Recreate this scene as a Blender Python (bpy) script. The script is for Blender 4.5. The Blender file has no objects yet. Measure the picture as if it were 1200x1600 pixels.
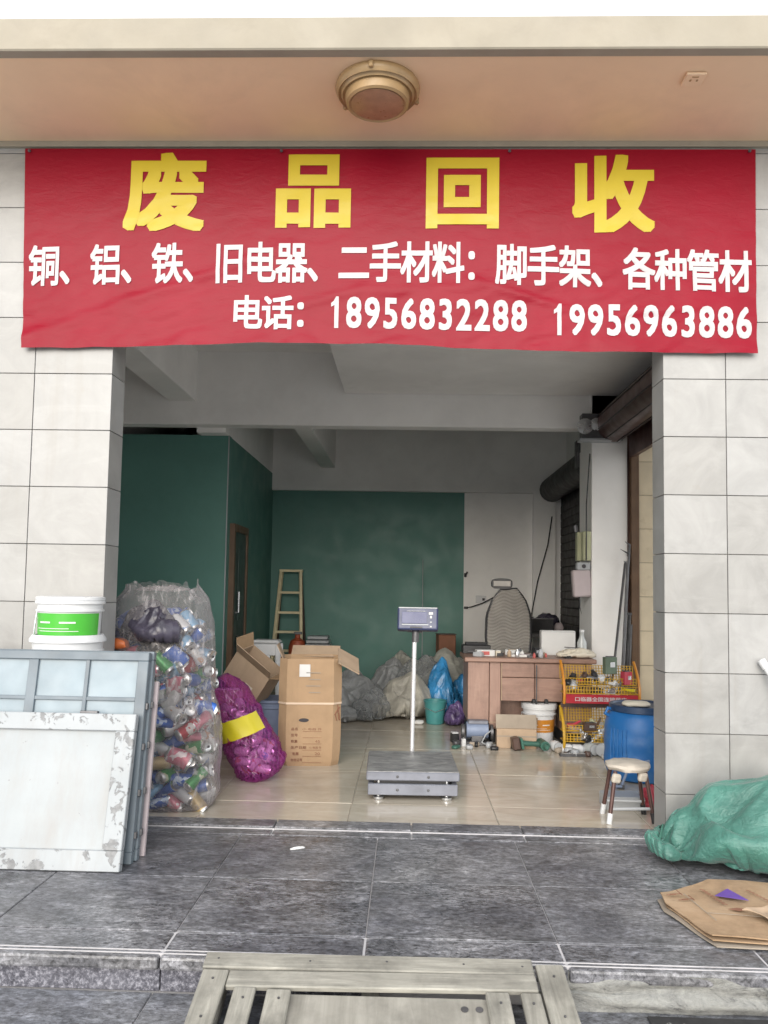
import bpy, bmesh, math, random
import numpy as np
from mathutils import Vector, Matrix, noise, Euler
random.seed(7)
scn = bpy.context.scene
COL = scn.collection
R = math.radians

# ------------------------------------------------------------------ camera
cd = bpy.data.cameras.new('camera')
cam = bpy.data.objects.new('camera', cd); COL.objects.link(cam)
cd.sensor_fit = 'VERTICAL'; cd.sensor_height = 32; cd.lens = 25.0; cd.shift_y = 0.025
cd.clip_start = .05; cd.clip_end = 2000
p_, y_, r_ = .0648827, .0304681, .0168975
fw = Vector((-math.sin(y_)*math.cos(p_), math.cos(y_)*math.cos(p_), math.sin(p_)))
rt = Vector((math.cos(y_), math.sin(y_), 0)); up = rt.cross(fw)
a = rt*math.cos(r_)+up*math.sin(r_); b = up*math.cos(r_)-rt*math.sin(r_)
M = Matrix((a, b, -fw)).transposed().to_4x4(); M.translation = Vector((0, -4.10996, 1.225))
cam.matrix_world = M
scn.camera = cam

# ------------------------------------------------------------------ sky, sun, exposure
w = bpy.data.worlds.new('World'); scn.world = w; w.use_nodes = True
nt = w.node_tree; nt.nodes.clear()
sky = nt.nodes.new('ShaderNodeTexSky'); sky.sky_type = 'NISHITA'; sky.sun_disc = False
SUN_EL, SUN_AZ = R(18), R(188)      # behind the camera, a little to its left
sky.sun_elevation = SUN_EL; sky.sun_rotation = SUN_AZ
sky.air_density = 1.0; sky.dust_density = 3.0
mixw = nt.nodes.new('ShaderNodeMix'); mixw.data_type = 'RGBA'; mixw.inputs[0].default_value = .82
mixw.inputs[7].default_value = (6.6, 6.75, 6.9, 1)      # even overcast layer over the clear sky
bgn = nt.nodes.new('ShaderNodeBackground'); bgn.inputs[1].default_value = .12
outw = nt.nodes.new('ShaderNodeOutputWorld')
nt.links.new(sky.outputs[0], mixw.inputs[6]); nt.links.new(mixw.outputs[2], bgn.inputs[0]); nt.links.new(bgn.outputs[0], outw.inputs[0])
sl = bpy.data.lights.new('sun', 'SUN'); sl.energy = 1.5; sl.angle = R(50); sl.color = (1, .975, .94)
sun = bpy.data.objects.new('sun', sl); COL.objects.link(sun)
sd = Vector((math.sin(SUN_AZ)*math.cos(SUN_EL), math.cos(SUN_AZ)*math.cos(SUN_EL), math.sin(SUN_EL)))
sun.rotation_euler = sd.to_track_quat('Z', 'Y').to_euler(); sun.location = (-3, -9, 12)
scn.view_settings.view_transform = 'Standard'; scn.view_settings.look = 'None'
scn.view_settings.exposure = 1.24; scn.view_settings.gamma = 1; scn.view_settings.use_curve_mapping = False
scn.render.engine = 'CYCLES'
scn.cycles.use_denoising = True
scn.cycles.max_bounces = 9; scn.cycles.diffuse_bounces = 5; scn.cycles.transparent_max_bounces = 12
scn.cycles.caustics_reflective = False; scn.cycles.caustics_refractive = False

# ------------------------------------------------------------------ materials
MATS = {}
def nodes(name):
    m = bpy.data.materials.new(name); m.use_nodes = True
    n = m.node_tree.nodes; n.clear()
    o = n.new('ShaderNodeOutputMaterial'); p = n.new('ShaderNodeBsdfPrincipled')
    m.node_tree.links.new(p.outputs[0], o.inputs[0])
    return m, m.node_tree, p, o
def c4(c): return (c[0], c[1], c[2], 1)
def coords(t, scale=(1, 1, 1), rnd=True, kind='Object'):
    tc = t.nodes.new('ShaderNodeTexCoord'); mp = t.nodes.new('ShaderNodeMapping')
    mp.inputs['Scale'].default_value = scale
    t.links.new(tc.outputs[kind], mp.inputs[0])
    if rnd:
        oi = t.nodes.new('ShaderNodeObjectInfo'); mu = t.nodes.new('ShaderNodeMath'); mu.operation = 'MULTIPLY'
        mu.inputs[1].default_value = 37.0; t.links.new(oi.outputs['Random'], mu.inputs[0])
        t.links.new(mu.outputs[0], mp.inputs['Location'])
    return mp.outputs[0]
def tex(t, v, scale, detail=4, rough=.55, dist=0):
    n = t.nodes.new('ShaderNodeTexNoise'); n.inputs['Scale'].default_value = scale
    n.inputs['Detail'].default_value = detail; n.inputs['Roughness'].default_value = rough
    n.inputs['Distortion'].default_value = dist
    t.links.new(v, n.inputs['Vector']); return n.outputs['Fac']
def ramp(t, f, stops, cmode='LINEAR'):
    r = t.nodes.new('ShaderNodeValToRGB'); e = r.color_ramp.elements; r.color_ramp.interpolation = cmode
    while len(e) < len(stops): e.new(.5)
    for k, (p, c) in enumerate(stops):
        e[k].position = p; e[k].color = c4(c) if hasattr(c, '__len__') else (c, c, c, 1)
    t.links.new(f, r.inputs[0]); return r.outputs[0]
def mix(t, f, A, B, mode='MIX'):
    m = t.nodes.new('ShaderNodeMix'); m.data_type = 'RGBA'; m.blend_type = mode
    for k, x in ((0, f), (6, A), (7, B)):
        if isinstance(x, (int, float)): m.inputs[k].default_value = x if k == 0 else (x, x, x, 1)
        elif hasattr(x, 'is_output'): t.links.new(x, m.inputs[k])
        else: m.inputs[k].default_value = c4(x)
    return m.outputs[2]
def bump(t, p, h, strength=.3, dist=.01):
    b = t.nodes.new('ShaderNodeBump'); b.inputs['Strength'].default_value = strength; b.inputs['Distance'].default_value = dist
    t.links.new(h, b.inputs['Height']); t.links.new(b.outputs[0], p.inputs['Normal'])
def pm(name, col, rough=.55, metal=0, var=.18, vs=6, bs=0, bst=.2, dirt=None, dirt_amt=.5, dscale=3, stretch=(1, 1, 1), spec=.5, grain=0, bd=.006):
    """plain procedural material: base colour with cloudy variation, optional dirt patches and bump"""
    if name in MATS: return MATS[name]
    m, t, p, o = nodes(name)
    v = coords(t, stretch)
    n1 = tex(t, v, vs, 5)
    lo = [x*(1-var) for x in col]; hi = [min(1, x*(1+var)) for x in col]
    c = ramp(t, n1, [(.3, lo), (.7, hi)])
    if dirt is not None:
        d = ramp(t, tex(t, v, dscale, 7, .65, .4), [(.5, 0.0), (.72, dirt_amt)])
        c = mix(t, d, c, dirt)
    if grain:
        c = mix(t, grain, c, ramp(t, tex(t, v, 90, 2), [(.35, 0.0), (.65, 1.0)]), 'OVERLAY')
    t.links.new(c, p.inputs['Base Color'])
    r = ramp(t, tex(t, v, vs*1.7, 3), [(.3, max(.03, rough-.1)), (.7, min(1, rough+.1))])
    t.links.new(r, p.inputs['Roughness'])
    p.inputs['Metallic'].default_value = metal
    p.inputs['Specular IOR Level'].default_value = spec
    if bs: bump(t, p, tex(t, v, bs, 5, .6), bst, bd)
    MATS[name] = m; return m

def slate(name, base):
    m, t, p, o = nodes(name); v = coords(t); vs = coords(t, (1, 1.9, 1))
    gw = t.nodes.new('ShaderNodeNewGeometry'); nw = tex(t, gw.outputs['Position'], 1.5, 6, .6, .7)
    n1 = tex(t, vs, 3.2, 10, .8, .8); n2 = tex(t, vs, 38, 6, .8, .5); n3 = tex(t, v, 1.3, 5, .65, .6); n4 = tex(t, vs, 12, 8, .8, .9)
    c = ramp(t, n1, [(.30, [x*.42 for x in base]), (.5, base), (.68, [x*1.8 for x in base])])
    c = mix(t, .6, c, ramp(t, n4, [(.34, .06), (.66, .92)]), 'OVERLAY')
    c = mix(t, .85, c, ramp(t, n2, [(.36, .04), (.64, .96)]), 'OVERLAY')
    dust = ramp(t, n3, [(.42, 0.0), (.70, .6)]); c = mix(t, dust, c, mix(t, .5, (.20, .20, .20), c))
    c = mix(t, 1.0, c, ramp(t, nw, [(.35, (.62, .63, .68)), (.52, (.97, .97, .99)), (.66, (1.2, 1.19, 1.18))]), 'MULTIPLY')
    sp = ramp(t, n4, [(.62, 0.0), (.74, .5)]); c = mix(t, sp, c, (.30, .30, .30))
    t.links.new(c, p.inputs['Base Color'])
    t.links.new(ramp(t, n3, [(.35, .22), (.65, .5)]), p.inputs['Roughness'])
    bump(t, p, n2, .3, .004); return m
MATS['slate'] = slate('slate', (.15, .15, .157))
MATS['slate_low'] = slate('slate_low', (.145, .15, .163))

def granite():
    m, t, p, o = nodes('granite'); v = coords(t)
    c = ramp(t, tex(t, v, 55, 6, .8), [(.35, (.02, .02, .03)), (.5, (.09, .09, .11)), (.64, (.32, .32, .36))])
    c = mix(t, ramp(t, tex(t, v, 3, 5), [(.5, 0.0), (.75, .3)]), c, (.25, .25, .28))
    t.links.new(c, p.inputs['Base Color']); p.inputs['Roughness'].default_value = .55
    bump(t, p, tex(t, v, 60, 4), .5, .004); return m
MATS['granite'] = granite()

def cement():
    m, t, p, o = nodes('cement'); v = coords(t, (1, 1, 2))
    c = ramp(t, tex(t, v, 11, 10, .78, .6), [(.34, (.09, .09, .09)), (.45, (.25, .25, .235)), (.6, (.36, .36, .335)), (.75, (.15, .147, .14))])
    t.links.new(c, p.inputs['Base Color']); p.inputs['Roughness'].default_value = .9
    bump(t, p, tex(t, v, 14, 8, .75), 1.0, .02); return m
MATS['cement'] = cement()

def walltile():
    m, t, p, o = nodes('wall_tile'); v = coords(t)
    n = tex(t, v, 4.5, 7, .62, .8); n2 = tex(t, coords(t, (1, 1, 4)), 2.2, 6, .7, 1.2)
    c = ramp(t, n, [(.3, (.268, .266, .260)), (.52, (.318, .316, .309)), (.72, (.362, .360, .353))])
    c = mix(t, ramp(t, n2, [(.55, 0.0), (.72, .35)]), c, (.40, .398, .39))
    oi = t.nodes.new('ShaderNodeObjectInfo')
    c = mix(t, 1.0, c, ramp(t, oi.outputs['Random'], [(0, (.90, .89, .87)), (1, (1.0, 1.0, 1.0))]), 'MULTIPLY')
    dirt = ramp(t, tex(t, v, 11, 6, .7), [(.64, 0.0), (.78, .35)]); c = mix(t, dirt, c, (.25, .225, .19))
    gw = t.nodes.new('ShaderNodeNewGeometry'); mpw = t.nodes.new('ShaderNodeMapping'); mpw.inputs['Scale'].default_value = (9, 9, .7); t.links.new(gw.outputs['Position'], mpw.inputs[0])
    drip = ramp(t, tex(t, mpw.outputs[0], 1.0, 6, .65), [(.56, 0.0), (.75, .35)]); c = mix(t, drip, c, (.24, .22, .19))
    t.links.new(c, p.inputs['Base Color']); t.links.new(ramp(t, n, [(.3, .28), (.7, .42)]), p.inputs['Roughness'])
    bump(t, p, n, .06, .01); return m
MATS['wall_tile'] = walltile()

def floortile():
    m, t, p, o = nodes('floor_tile'); v = coords(t, (1, 2.4, 1))
    n = tex(t, v, 2.6, 8, .65, 1.2)
    c = ramp(t, n, [(.28, (.42, .37, .295)), (.5, (.50, .445, .365)), (.72, (.57, .52, .44))])
    dirt = ramp(t, tex(t, coords(t), 1.6, 7, .7, .6), [(.48, 0.0), (.74, .55)]); c = mix(t, dirt, c, (.30, .275, .235))
    t.links.new(c, p.inputs['Base Color']); t.links.new(ramp(t, tex(t, coords(t), 3, 6), [(.35, .07), (.7, .24)]), p.inputs['Roughness'])
    return m
MATS['floor_tile'] = floortile()

def peeling():
    m, t, p, o = nodes('peeling_paint'); v = coords(t, rnd=False)
    # paint worn off mostly near the edges of the panel
    ch = ramp(t, tex(t, v, 16, 6, .62, .5), [(.57, 0.0), (.585, 1.0)])
    base = ramp(t, tex(t, v, 4, 6, .6), [(.3, (.29, .315, .33)), (.7, (.35, .37, .385))])
    sm = ramp(t, tex(t, coords(t, (3, 3, .7), False), 3, 6, .7), [(.5, 0.0), (.78, .5)])
    base = mix(t, sm, base, (.25, .23, .21))
    c = mix(t, ch, base, ramp(t, tex(t, v, 40, 3), [(.3, (.13, .135, .14)), (.7, (.24, .245, .25))]))
    t.links.new(c, p.inputs['Base Color']); p.inputs['Roughness'].default_value = .5
    bump(t, p, ch, .35, -.004); return m
MATS['peeling'] = peeling()
def peel_light():
    m, t, p, o = nodes('white_paint_panel'); v = coords(t, rnd=False)
    ch = ramp(t, tex(t, v, 24, 5, .6, .4), [(.70, 0.0), (.71, 1.0)])
    base = ramp(t, tex(t, v, 3, 6, .6), [(.3, (.28, .305, .32)), (.7, (.335, .36, .375))])
    sm = ramp(t, tex(t, coords(t, (3, 3, .8), False), 2.3, 7, .72), [(.47, 0.0), (.78, .6)])
    base = mix(t, sm, base, (.27, .25, .23))
    c = mix(t, ch, base, (.2, .2, .2)); t.links.new(c, p.inputs['Base Color']); p.inputs['Roughness'].default_value = .42
    return m
MATS['peel_light'] = peel_light()

def woodm(name, lo, hi, axis=0, sc=1.0, rough=.75):
    m, t, p, o = nodes(name)
    s = [14*sc, 14*sc, 14*sc]; s[axis] = 1.1*sc
    v = coords(t, s); n = tex(t, v, 2.0, 8, .7, .9)
    c = ramp(t, n, [(.3, lo), (.55, [(x+y)/2 for x, y in zip(lo, hi)]), (.72, hi)])
    c = mix(t, ramp(t, tex(t, coords(t), 5, 5, .65), [(.46, 0.0), (.70, .6)]), c, [x*.55 for x in lo])
    t.links.new(c, p.inputs['Base Color']); p.inputs['Roughness'].default_value = rough
    bump(t, p, n, .35, .004); return m
for ax, nm in ((0, 'wood_x'), (1, 'wood_y')):
    MATS[nm] = woodm(nm, (.17, .163, .14), (.41, .395, .345), ax)
MATS['ply'] = woodm('ply', (.21, .20, .172), (.36, .345, .305), 1, .6)
MATS['laminate'] = woodm('laminate', (.26, .155, .12), (.38, .245, .19), 2, .8, .45)
MATS['laminate_x'] = woodm('laminate_x', (.24, .14, .105), (.35, .22, .17), 0, .8, .45)

def cardboard(name, base):
    m, t, p, o = nodes(name); v = coords(t)
    c = ramp(t, tex(t, v, 5, 6, .6), [(.3, [x*.84 for x in base]), (.7, [min(1, x*1.1) for x in base])])
    c = mix(t, ramp(t, tex(t, coords(t, (4, 4, 1)), 4, 6, .7), [(.55, 0.0), (.78, .35)]), c, [x*.55 for x in base])
    t.links.new(c, p.inputs['Base Color']); p.inputs['Roughness'].default_value = .85
    wv = t.nodes.new('ShaderNodeTexWave'); wv.inputs['Scale'].default_value = 45; t.links.new(v, wv.inputs['Vector'])
    bump(t, p, wv.outputs['Fac'], .08, .002); return m
def cardboard_dirty():
    m, t, p, o = nodes('cardboard_dirty'); v = coords(t)
    c = ramp(t, tex(t, v, 6, 8, .7), [(.3, (.25, .165, .095)), (.5, (.37, .25, .15)), (.7, (.43, .305, .195))])
    c = mix(t, ramp(t, tex(t, v, 3.2, 7, .7, .8), [(.5, 0.0), (.72, .6)]), c, (.19, .13, .085))
    t.links.new(c, p.inputs['Base Color']); p.inputs['Roughness'].default_value = .88
    bump(t, p, tex(t, coords(t, (1, 14, 1)), 9, 6, .7), .5, .006); return m
MATS['card_dirty'] = cardboard_dirty()
MATS['card'] = cardboard('cardboard', (.38, .255, .15))
MATS['card_pale'] = cardboard('cardboard_pale', (.42, .31, .215))
MATS['card_grey'] = cardboard('cardboard_greyish', (.32, .27, .215))

def woven(name, base, sc=1.0):
    m, t, p, o = nodes(name); v = coords(t, rnd=False)
    c = ramp(t, tex(t, v, 4*sc, 6, .6, .6), [(.3, [x*.7 for x in base]), (.7, [min(1, x*1.3) for x in base])])
    c = mix(t, ramp(t, tex(t, coords(t, (1, 6, 6), False), 7, 6, .7), [(.5, 0.0), (.8, .3)]), c, [min(1, x*1.8+.1) for x in base])
    t.links.new(c, p.inputs['Base Color']); p.inputs['Roughness'].default_value = .42
    wx = t.nodes.new('ShaderNodeTexWave'); wx.inputs['Scale'].default_value = 130; wx.bands_direction = 'X'
    wz = t.nodes.new('ShaderNodeTexWave'); wz.inputs['Scale'].default_value = 130; wz.bands_direction = 'Z'
    t.links.new(v, wx.inputs['Vector']); t.links.new(v, wz.inputs['Vector'])
    h = mix(t, .5, wx.outputs['Fac'], wz.outputs['Fac'])
    h = mix(t, .75, h, tex(t, v, 22*sc, 6, .65))
    cr = ramp(t, tex(t, coords(t, (1, 1.6, 1.3), False), 7*sc, 4, .55, 1.2), [(.38, 1.0), (.5, 0.0), (.62, 1.0)])
    cr2 = ramp(t, tex(t, v, 17*sc, 3, .5, 1.0), [(.36, 1.0), (.5, 0.0), (.64, 1.0)])
    h = mix(t, .7, h, mix(t, .35, cr, cr2))
    bump(t, p, h, .55, .009)
    p.inputs['Sheen Weight'].default_value = .15
    return m
MATS['sack_green'] = woven('sack_green', (.05, .165, .132))
MATS['sack_beige'] = woven('sack_beige', (.34, .325, .28))
MATS['sack_grey'] = woven('sack_grey', (.25, .26, .265))
MATS['sack_olive'] = woven('sack_olive', (.31, .31, .275))

def film(name, tint, cover, rough=.22, streak=.25, net=False, thru=None):
    """thin plastic: mostly see-through, whiter where folded or seen edge-on (Fresnel)"""
    m, t, p, o = nodes(name); v = coords(t, rnd=False)
    tr = t.nodes.new('ShaderNodeBsdfTransparent'); tr.inputs[0].default_value = c4(thru or [.5+.5*x for x in tint])
    p.inputs['Base Color'].default_value = c4(tint); p.inputs['Roughness'].default_value = rough
    lw = t.nodes.new('ShaderNodeLayerWeight'); lw.inputs[0].default_value = .35
    st = ramp(t, tex(t, coords(t, (5, 5, 1.6), False), 4, 6, .65, 1.5), [(.52, 0.0), (.66, streak)])
    ad = t.nodes.new('ShaderNodeMath'); ad.operation = 'MULTIPLY_ADD'; ad.inputs[1].default_value = .6; ad.inputs[2].default_value = cover
    t.links.new(lw.outputs['Facing'], ad.inputs[0])
    a2 = t.nodes.new('ShaderNodeMath'); a2.operation = 'ADD'; a2.use_clamp = True
    t.links.new(ad.outputs[0], a2.inputs[0]); t.links.new(st, a2.inputs[1])
    f = a2.outputs[0]
    if net:
        mx = None
        for d in ('X', 'DIAGONAL'):
            wv = t.nodes.new('ShaderNodeTexWave'); wv.inputs['Scale'].default_value = 15; wv.bands_direction = d
            wv.inputs['Distortion'].default_value = 1.5; t.links.new(v, wv.inputs['Vector'])
            g = ramp(t, wv.outputs['Fac'], [(.86, 0.0), (.95, .5)])
            mx = g if mx is None else mix(t, 1.0, mx, g, 'LIGHTEN')
        f = mix(t, 1.0, f, mx, 'LIGHTEN')
    ms = t.nodes.new('ShaderNodeMixShader'); t.links.new(f, ms.inputs[0])
    t.links.new(tr.outputs[0], ms.inputs[1]); t.links.new(p.outputs[0], ms.inputs[2]); t.links.new(ms.outputs[0], o.inputs[0])
    bump(t, p, tex(t, v, 12, 3, .5, .8), .35, .01)
    return m
MATS['film_clear'] = film('film_clear', (.50, .475, .48), .10, .24, .28)
MATS['film_magenta'] = film('film_magenta', (.30, .05, .24), .02, .16, .45, True, (.90, .55, .84))
MATS['film_blue'] = pm('blue_plastic', (.035, .20, .42), .28, var=.5, vs=9, bs=20, bst=.7)

def banner_mat():
    m, t, p, o = nodes('banner_red'); v = coords(t, rnd=False)
    c = ramp(t, tex(t, v, 2.2, 5), [(.3, (.205, .0003, .0105)), (.7, (.238, .0005, .0140))])
    t.links.new(c, p.inputs['Base Color']); p.inputs['Roughness'].default_value = .42; p.inputs['Specular IOR Level'].default_value = .2
    bump(t, p, tex(t, coords(t, (1.5, 1, 4), False), 6, 6, .6, 1.0), .18, .01); return m
MATS['banner'] = banner_mat()
def can_mat(name, col, col2):
    m, t, p, o = nodes(name); v = coords(t)
    n = tex(t, v, 16, 2, .5)
    c = ramp(t, n, [(.0, col), (.56, col), (.58, col2), (.66, col2), (.68, col)], 'CONSTANT')
    t.links.new(c, p.inputs['Base Color']); p.inputs['Metallic'].default_value = .2; p.inputs['Roughness'].default_value = .32
    bump(t, p, tex(t, v, 9, 3), .5, .012)
    return m
CANC = {'red': ((.40, .02, .03), (.6, .55, .52)), 'blue': ((.03, .12, .46), (.55, .65, .8)), 'green': ((.05, .30, .08), (.7, .75, .5)),
        'white': ((.70, .71, .72), (.25, .35, .55)), 'silver': ((.62, .62, .61), (.5, .3, .2)), 'light blue': ((.22, .42, .62), (.8, .82, .85)),
        'pink': ((.60, .18, .24), (.8, .7, .7)), 'gold': ((.50, .37, .18), (.7, .1, .08))}
for k, (x, y) in CANC.items(): MATS['can_'+k] = can_mat('can_'+k.replace(' ', '_'), x, y)
def deck_mat():
    m, t, p, o = nodes('worn_steel'); v = coords(t, (1, 3, 1), False)
    c = ramp(t, tex(t, v, 9, 8, .75, .6), [(.32, (.11, .11, .112)), (.5, (.24, .24, .24)), (.66, (.40, .40, .39))])
    t.links.new(c, p.inputs['Base Color']); p.inputs['Metallic'].default_value = .1; p.inputs['Roughness'].default_value = .5
    bump(t, p, tex(t, v, 40, 4), .2, .003); return m
MATS['deck'] = deck_mat()

pm('wall_tile_beige', (.62, .53, .38), .35, var=.08)
pm('grout_dark', (.19, .185, .175), .9); pm('grout_light', (.48, .47, .48), .85); pm('grout_beige', (.46, .42, .36), .5)
pm('ceiling_tan', (.80, .59, .40), .8, var=.06, vs=2, bs=60, bst=.1, dirt=(.56, .41, .29), dirt_amt=.3, dscale=2)
pm('fascia', (.30, .27, .215), .75, var=.1, vs=3, dirt=(.2, .175, .14), dirt_amt=.35, bs=40, bst=.15)
pm('plaster', (.84, .83, .81), .85, var=.06, vs=2, bs=30, bst=.08, dirt=(.62, .61, .59), dirt_amt=.25)
pm('green_wall', (.092, .225, .192), .55, var=.06, vs=2.5, dirt=(.06, .16, .137), dirt_amt=.3, dscale=5, bs=50, bst=.05)
pm('brown_metal', (.085, .042, .036), .4, metal=.2, var=.2, vs=5)
pm('brown_frame', (.13, .075, .042), .45, var=.2); pm('door_wood', (.075, .045, .036), .4, var=.25, vs=3, stretch=(6, 6, 1))
pm('door_green', (.032, .055, .048), .4, var=.2, vs=3)
pm('dark_shutter', (.028, .025, .025), .55, metal=.2)
pm('grey_paint', (.235, .29, .325), .45, var=.1, vs=6, dirt=(.2, .23, .26), dirt_amt=.35)
pm('grey_frame', (.125, .155, .18), .45, var=.12, vs=6, dirt=(.1, .1, .1), dirt_amt=.4)
pm('white_plastic', (.60, .61, .62), .35, var=.05, dirt=(.5, .49, .46), dirt_amt=.25)
pm('cream', (.62, .57, .47), .8, var=.1, bs=20, bst=.4); pm('green_label', (.05, .36, .025), .35, var=.12)
pm('alu', (.66, .66, .65), .28, metal=.85, var=.1); pm('steel', (.60, .61, .62), .3, metal=.8, var=.15, vs=12)
pm('chrome', (.80, .81, .82), .25, metal=.6, var=.03, vs=3)
pm('dark_steel', (.11, .11, .115), .45, metal=.5, var=.3, vs=10); pm('scale_grey', (.19, .20, .235), .5, metal=.2, var=.15, vs=10, dirt=(.1, .1, .11), dirt_amt=.5)
pm('scale_blue', (.025, .034, .09), .3, var=.15); pm('scale_panel', (.03, .038, .12), .25, var=.1); pm('black_plastic', (.018, .018, .02), .42, var=.3)
pm('pale_grey', (.36, .375, .39), .4, var=.08); pm('barrel_blue', (.016, .125, .36), .42, var=.15, vs=5, dirt=(.10, .22, .40), dirt_amt=.55, dscale=7)
pm('barrel_lid', (.02, .045, .10), .4); pm('foam_seat', (.5, .455, .39), .85, var=.12, vs=9, bs=25, bst=.6, dirt=(.4, .34, .28), dirt_amt=.5)
pm('rack_yellow', (.46, .27, .018), .45, var=.15); pm('rack_orange', (.50, .20, .02), .4, var=.12); pm('rack_red', (.32, .015, .026), .4, var=.1)
pm('bin_blue', (.20, .25, .36), .5, var=.12, dirt=(.12, .13, .16), dirt_amt=.4); pm('teal', (.06, .25, .25), .45, var=.15)
pm('dark_bag', (.055, .05, .072), .25, var=.4, vs=9, bs=24, bst=.8); pm('purple_bag', (.12, .08, .20), .28, var=.5, vs=10, bs=24, bst=.8)
pm('orange_plastic', (.62, .16, .05), .35, var=.2); pm('tank_red', (.33, .07, .03), .5, var=.2); pm('ladder', (.72, .62, .40), .5, var=.15)
pm('yellow_tape', (.55, .47, .02), .35, var=.08); pm('ink', (.05, .045, .05), .7); pm('ink_brown', (.22, .10, .06), .8); pm('ink_purple', (.13, .06, .32), .6)
pm('letter_yellow', (.48, .365, .007), .45, var=.05, vs=3); pm('letter_white', (.47, .44, .445), .45, var=.05, vs=3)
pm('paper', (.60, .60, .59), .7, var=.04); pm('tape_clear', (.60, .46, .34), .25, var=.06)
pm('lamp_ring', (.36, .24, .12), .4, var=.15, vs=12); pm('lamp_glass', (.34, .20, .12), .35, var=.15, vs=20)
pm('tool_green', (.045, .13, .10), .4, var=.2); pm('pcb_green', (.10, .14, .10), .5, var=.3); pm('rubber', (.025, .025, .026), .7, var=.3, vs=20)
pm('mat_rib', (.16, .16, .155), .6, var=.3, vs=20); pm('elec_box', (.42, .43, .28), .5, var=.12); pm('pink_grey', (.44, .38, .39), .6, var=.1)
pm('glass_jar', (.42, .445, .44), .12, var=.15, vs=12); pm('crate_red', (.45, .05, .08), .4, var=.2); pm('mesh_back', (.16, .15, .135), .8, var=.1)
pm('mesh_grey', (.40, .38, .35), .55, var=.15)
pm('street', (.60, .59, .57), .9, var=.15, vs=.6, dirt=(.22, .22, .21), dirt_amt=.5, bs=30, bst=.3)
pm('roof', (.4, .39, .37), .9); pm('box_red_print', (.45, .10, .09), .6); pm('black_fabric', (.03, .03, .033), .8, var=.3)
def MT(x): return MATS[x] if isinstance(x, str) else x

# ------------------------------------------------------------------ mesh helpers
class MB:
    def __init__(s): s.bm = bmesh.new(); s.mi = 0
    def _fin(s, n0):
        s.bm.faces.ensure_lookup_table()
        for f in s.bm.faces[n0:]: f.material_index = s.mi
    def box(s, c, d, rot=None, bev=0.0, seg=1):
        t = bmesh.new(); bmesh.ops.create_cube(t, size=1, matrix=Matrix.Diagonal((d[0], d[1], d[2], 1)))
        if bev: bmesh.ops.bevel(t, geom=list(t.edges), offset=bev, segments=seg, affect='EDGES', profile=.5)
        m = Matrix.Translation(c)
        if rot is not None: m = m @ (rot.to_matrix().to_4x4() if isinstance(rot, Euler) else Euler(rot).to_matrix().to_4x4())
        bmesh.ops.transform(t, matrix=m, verts=t.verts); return s.add(t)
    def span(s, x0, x1, y0, y1, z0, z1, bev=0.0):
        return s.box(((x0+x1)/2, (y0+y1)/2, (z0+z1)/2), (x1-x0, y1-y0, z1-z0), None, bev)
    def add(s, t):
        mp = [s.bm.verts.new(v.co) for v in t.verts]; t.verts.index_update()
        for f in t.faces:
            try: g = s.bm.faces.new([mp[v.index] for v in f.verts]); g.material_index = s.mi; g.smooth = f.smooth
            except ValueError: pass
        t.free(); return s
    def ring(s, pts): return [s.bm.verts.new(p) for p in pts]
    def skin(s, rings, closed=True, cap=True):
        n = len(rings[0])
        for A, B in zip(rings, rings[1:]):
            for k in range(n if closed else n-1):
                j = (k+1) % n; f = s.bm.faces.new((A[k], A[j], B[j], B[k])); f.material_index = s.mi
        if cap and closed:
            f = s.bm.faces.new(list(reversed(rings[0]))); f.material_index = s.mi
            f = s.bm.faces.new(rings[-1]); f.material_index = s.mi
        return s
    def tube(s, pts, r, n=8, cap=True):
        pts = [Vector(p) for p in pts]; rr = r if hasattr(r, '__len__') else [r]*len(pts); rings = []
        ref = Vector((0, 0, 1))
        for k, p in enumerate(pts):
            d = (pts[min(k+1, len(pts)-1)]-pts[max(k-1, 0)]).normalized()
            if abs(d.dot(ref)) > .95: ref = Vector((1, 0, 0))
            u = d.cross(ref).normalized(); v = u.cross(d).normalized(); ref = v
            rings.append(s.ring([p+(u*math.cos(q)+v*math.sin(q))*rr[k] for q in [2*math.pi*i/n for i in range(n)]]))
        return s.skin(rings, True, cap)
    def lathe(s, prof, c=(0, 0, 0), n=28, m=None, cap=True):
        m = m or Matrix.Identity(4); c = Vector(c); rings = []
        for r, z in prof:
            rings.append(s.ring([c+m @ Vector((r*math.cos(2*math.pi*i/n), r*math.sin(2*math.pi*i/n), z)) for i in range(n)]))
        return s.skin(rings, True, cap)
    def prism(s, poly, h, m=None):
        m = m or Matrix.Identity(4)
        return s.skin([s.ring([m @ Vector((x, y, 0)) for x, y in poly]), s.ring([m @ Vector((x, y, h)) for x, y in poly])])
    def bar(s, p0, p1, wd, dp, bev=0.0, up=Vector((0, 0, 1))):
        p0 = Vector(p0); p1 = Vector(p1); d = p1-p0; L = d.length; z = d.normalized()
        x = up.cross(z)
        if x.length < 1e-4: x = Vector((1, 0, 0))
        x.normalize(); y = z.cross(x)
        m = Matrix((x, y, z)).transposed()
        return s.box((p0+p1)/2, (wd, dp, L), m.to_euler(), bev)
    def build(s, name, mats, parent=None, smooth=False, loc=None, rot=None):
        bmesh.ops.recalc_face_normals(s.bm, faces=s.bm.faces)
        me = bpy.data.meshes.new(name); s.bm.to_mesh(me); s.bm.free()
        for x in (mats if isinstance(mats, (list, tuple)) else [mats]): me.materials.append(MT(x))
        if smooth:
            me.polygons.foreach_set('use_smooth', [True]*len(me.polygons))
            try: me.set_sharp_from_angle(angle=R(40 if smooth is True else smooth))
            except Exception: pass
        return link(name, me, parent, loc, rot)
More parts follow.
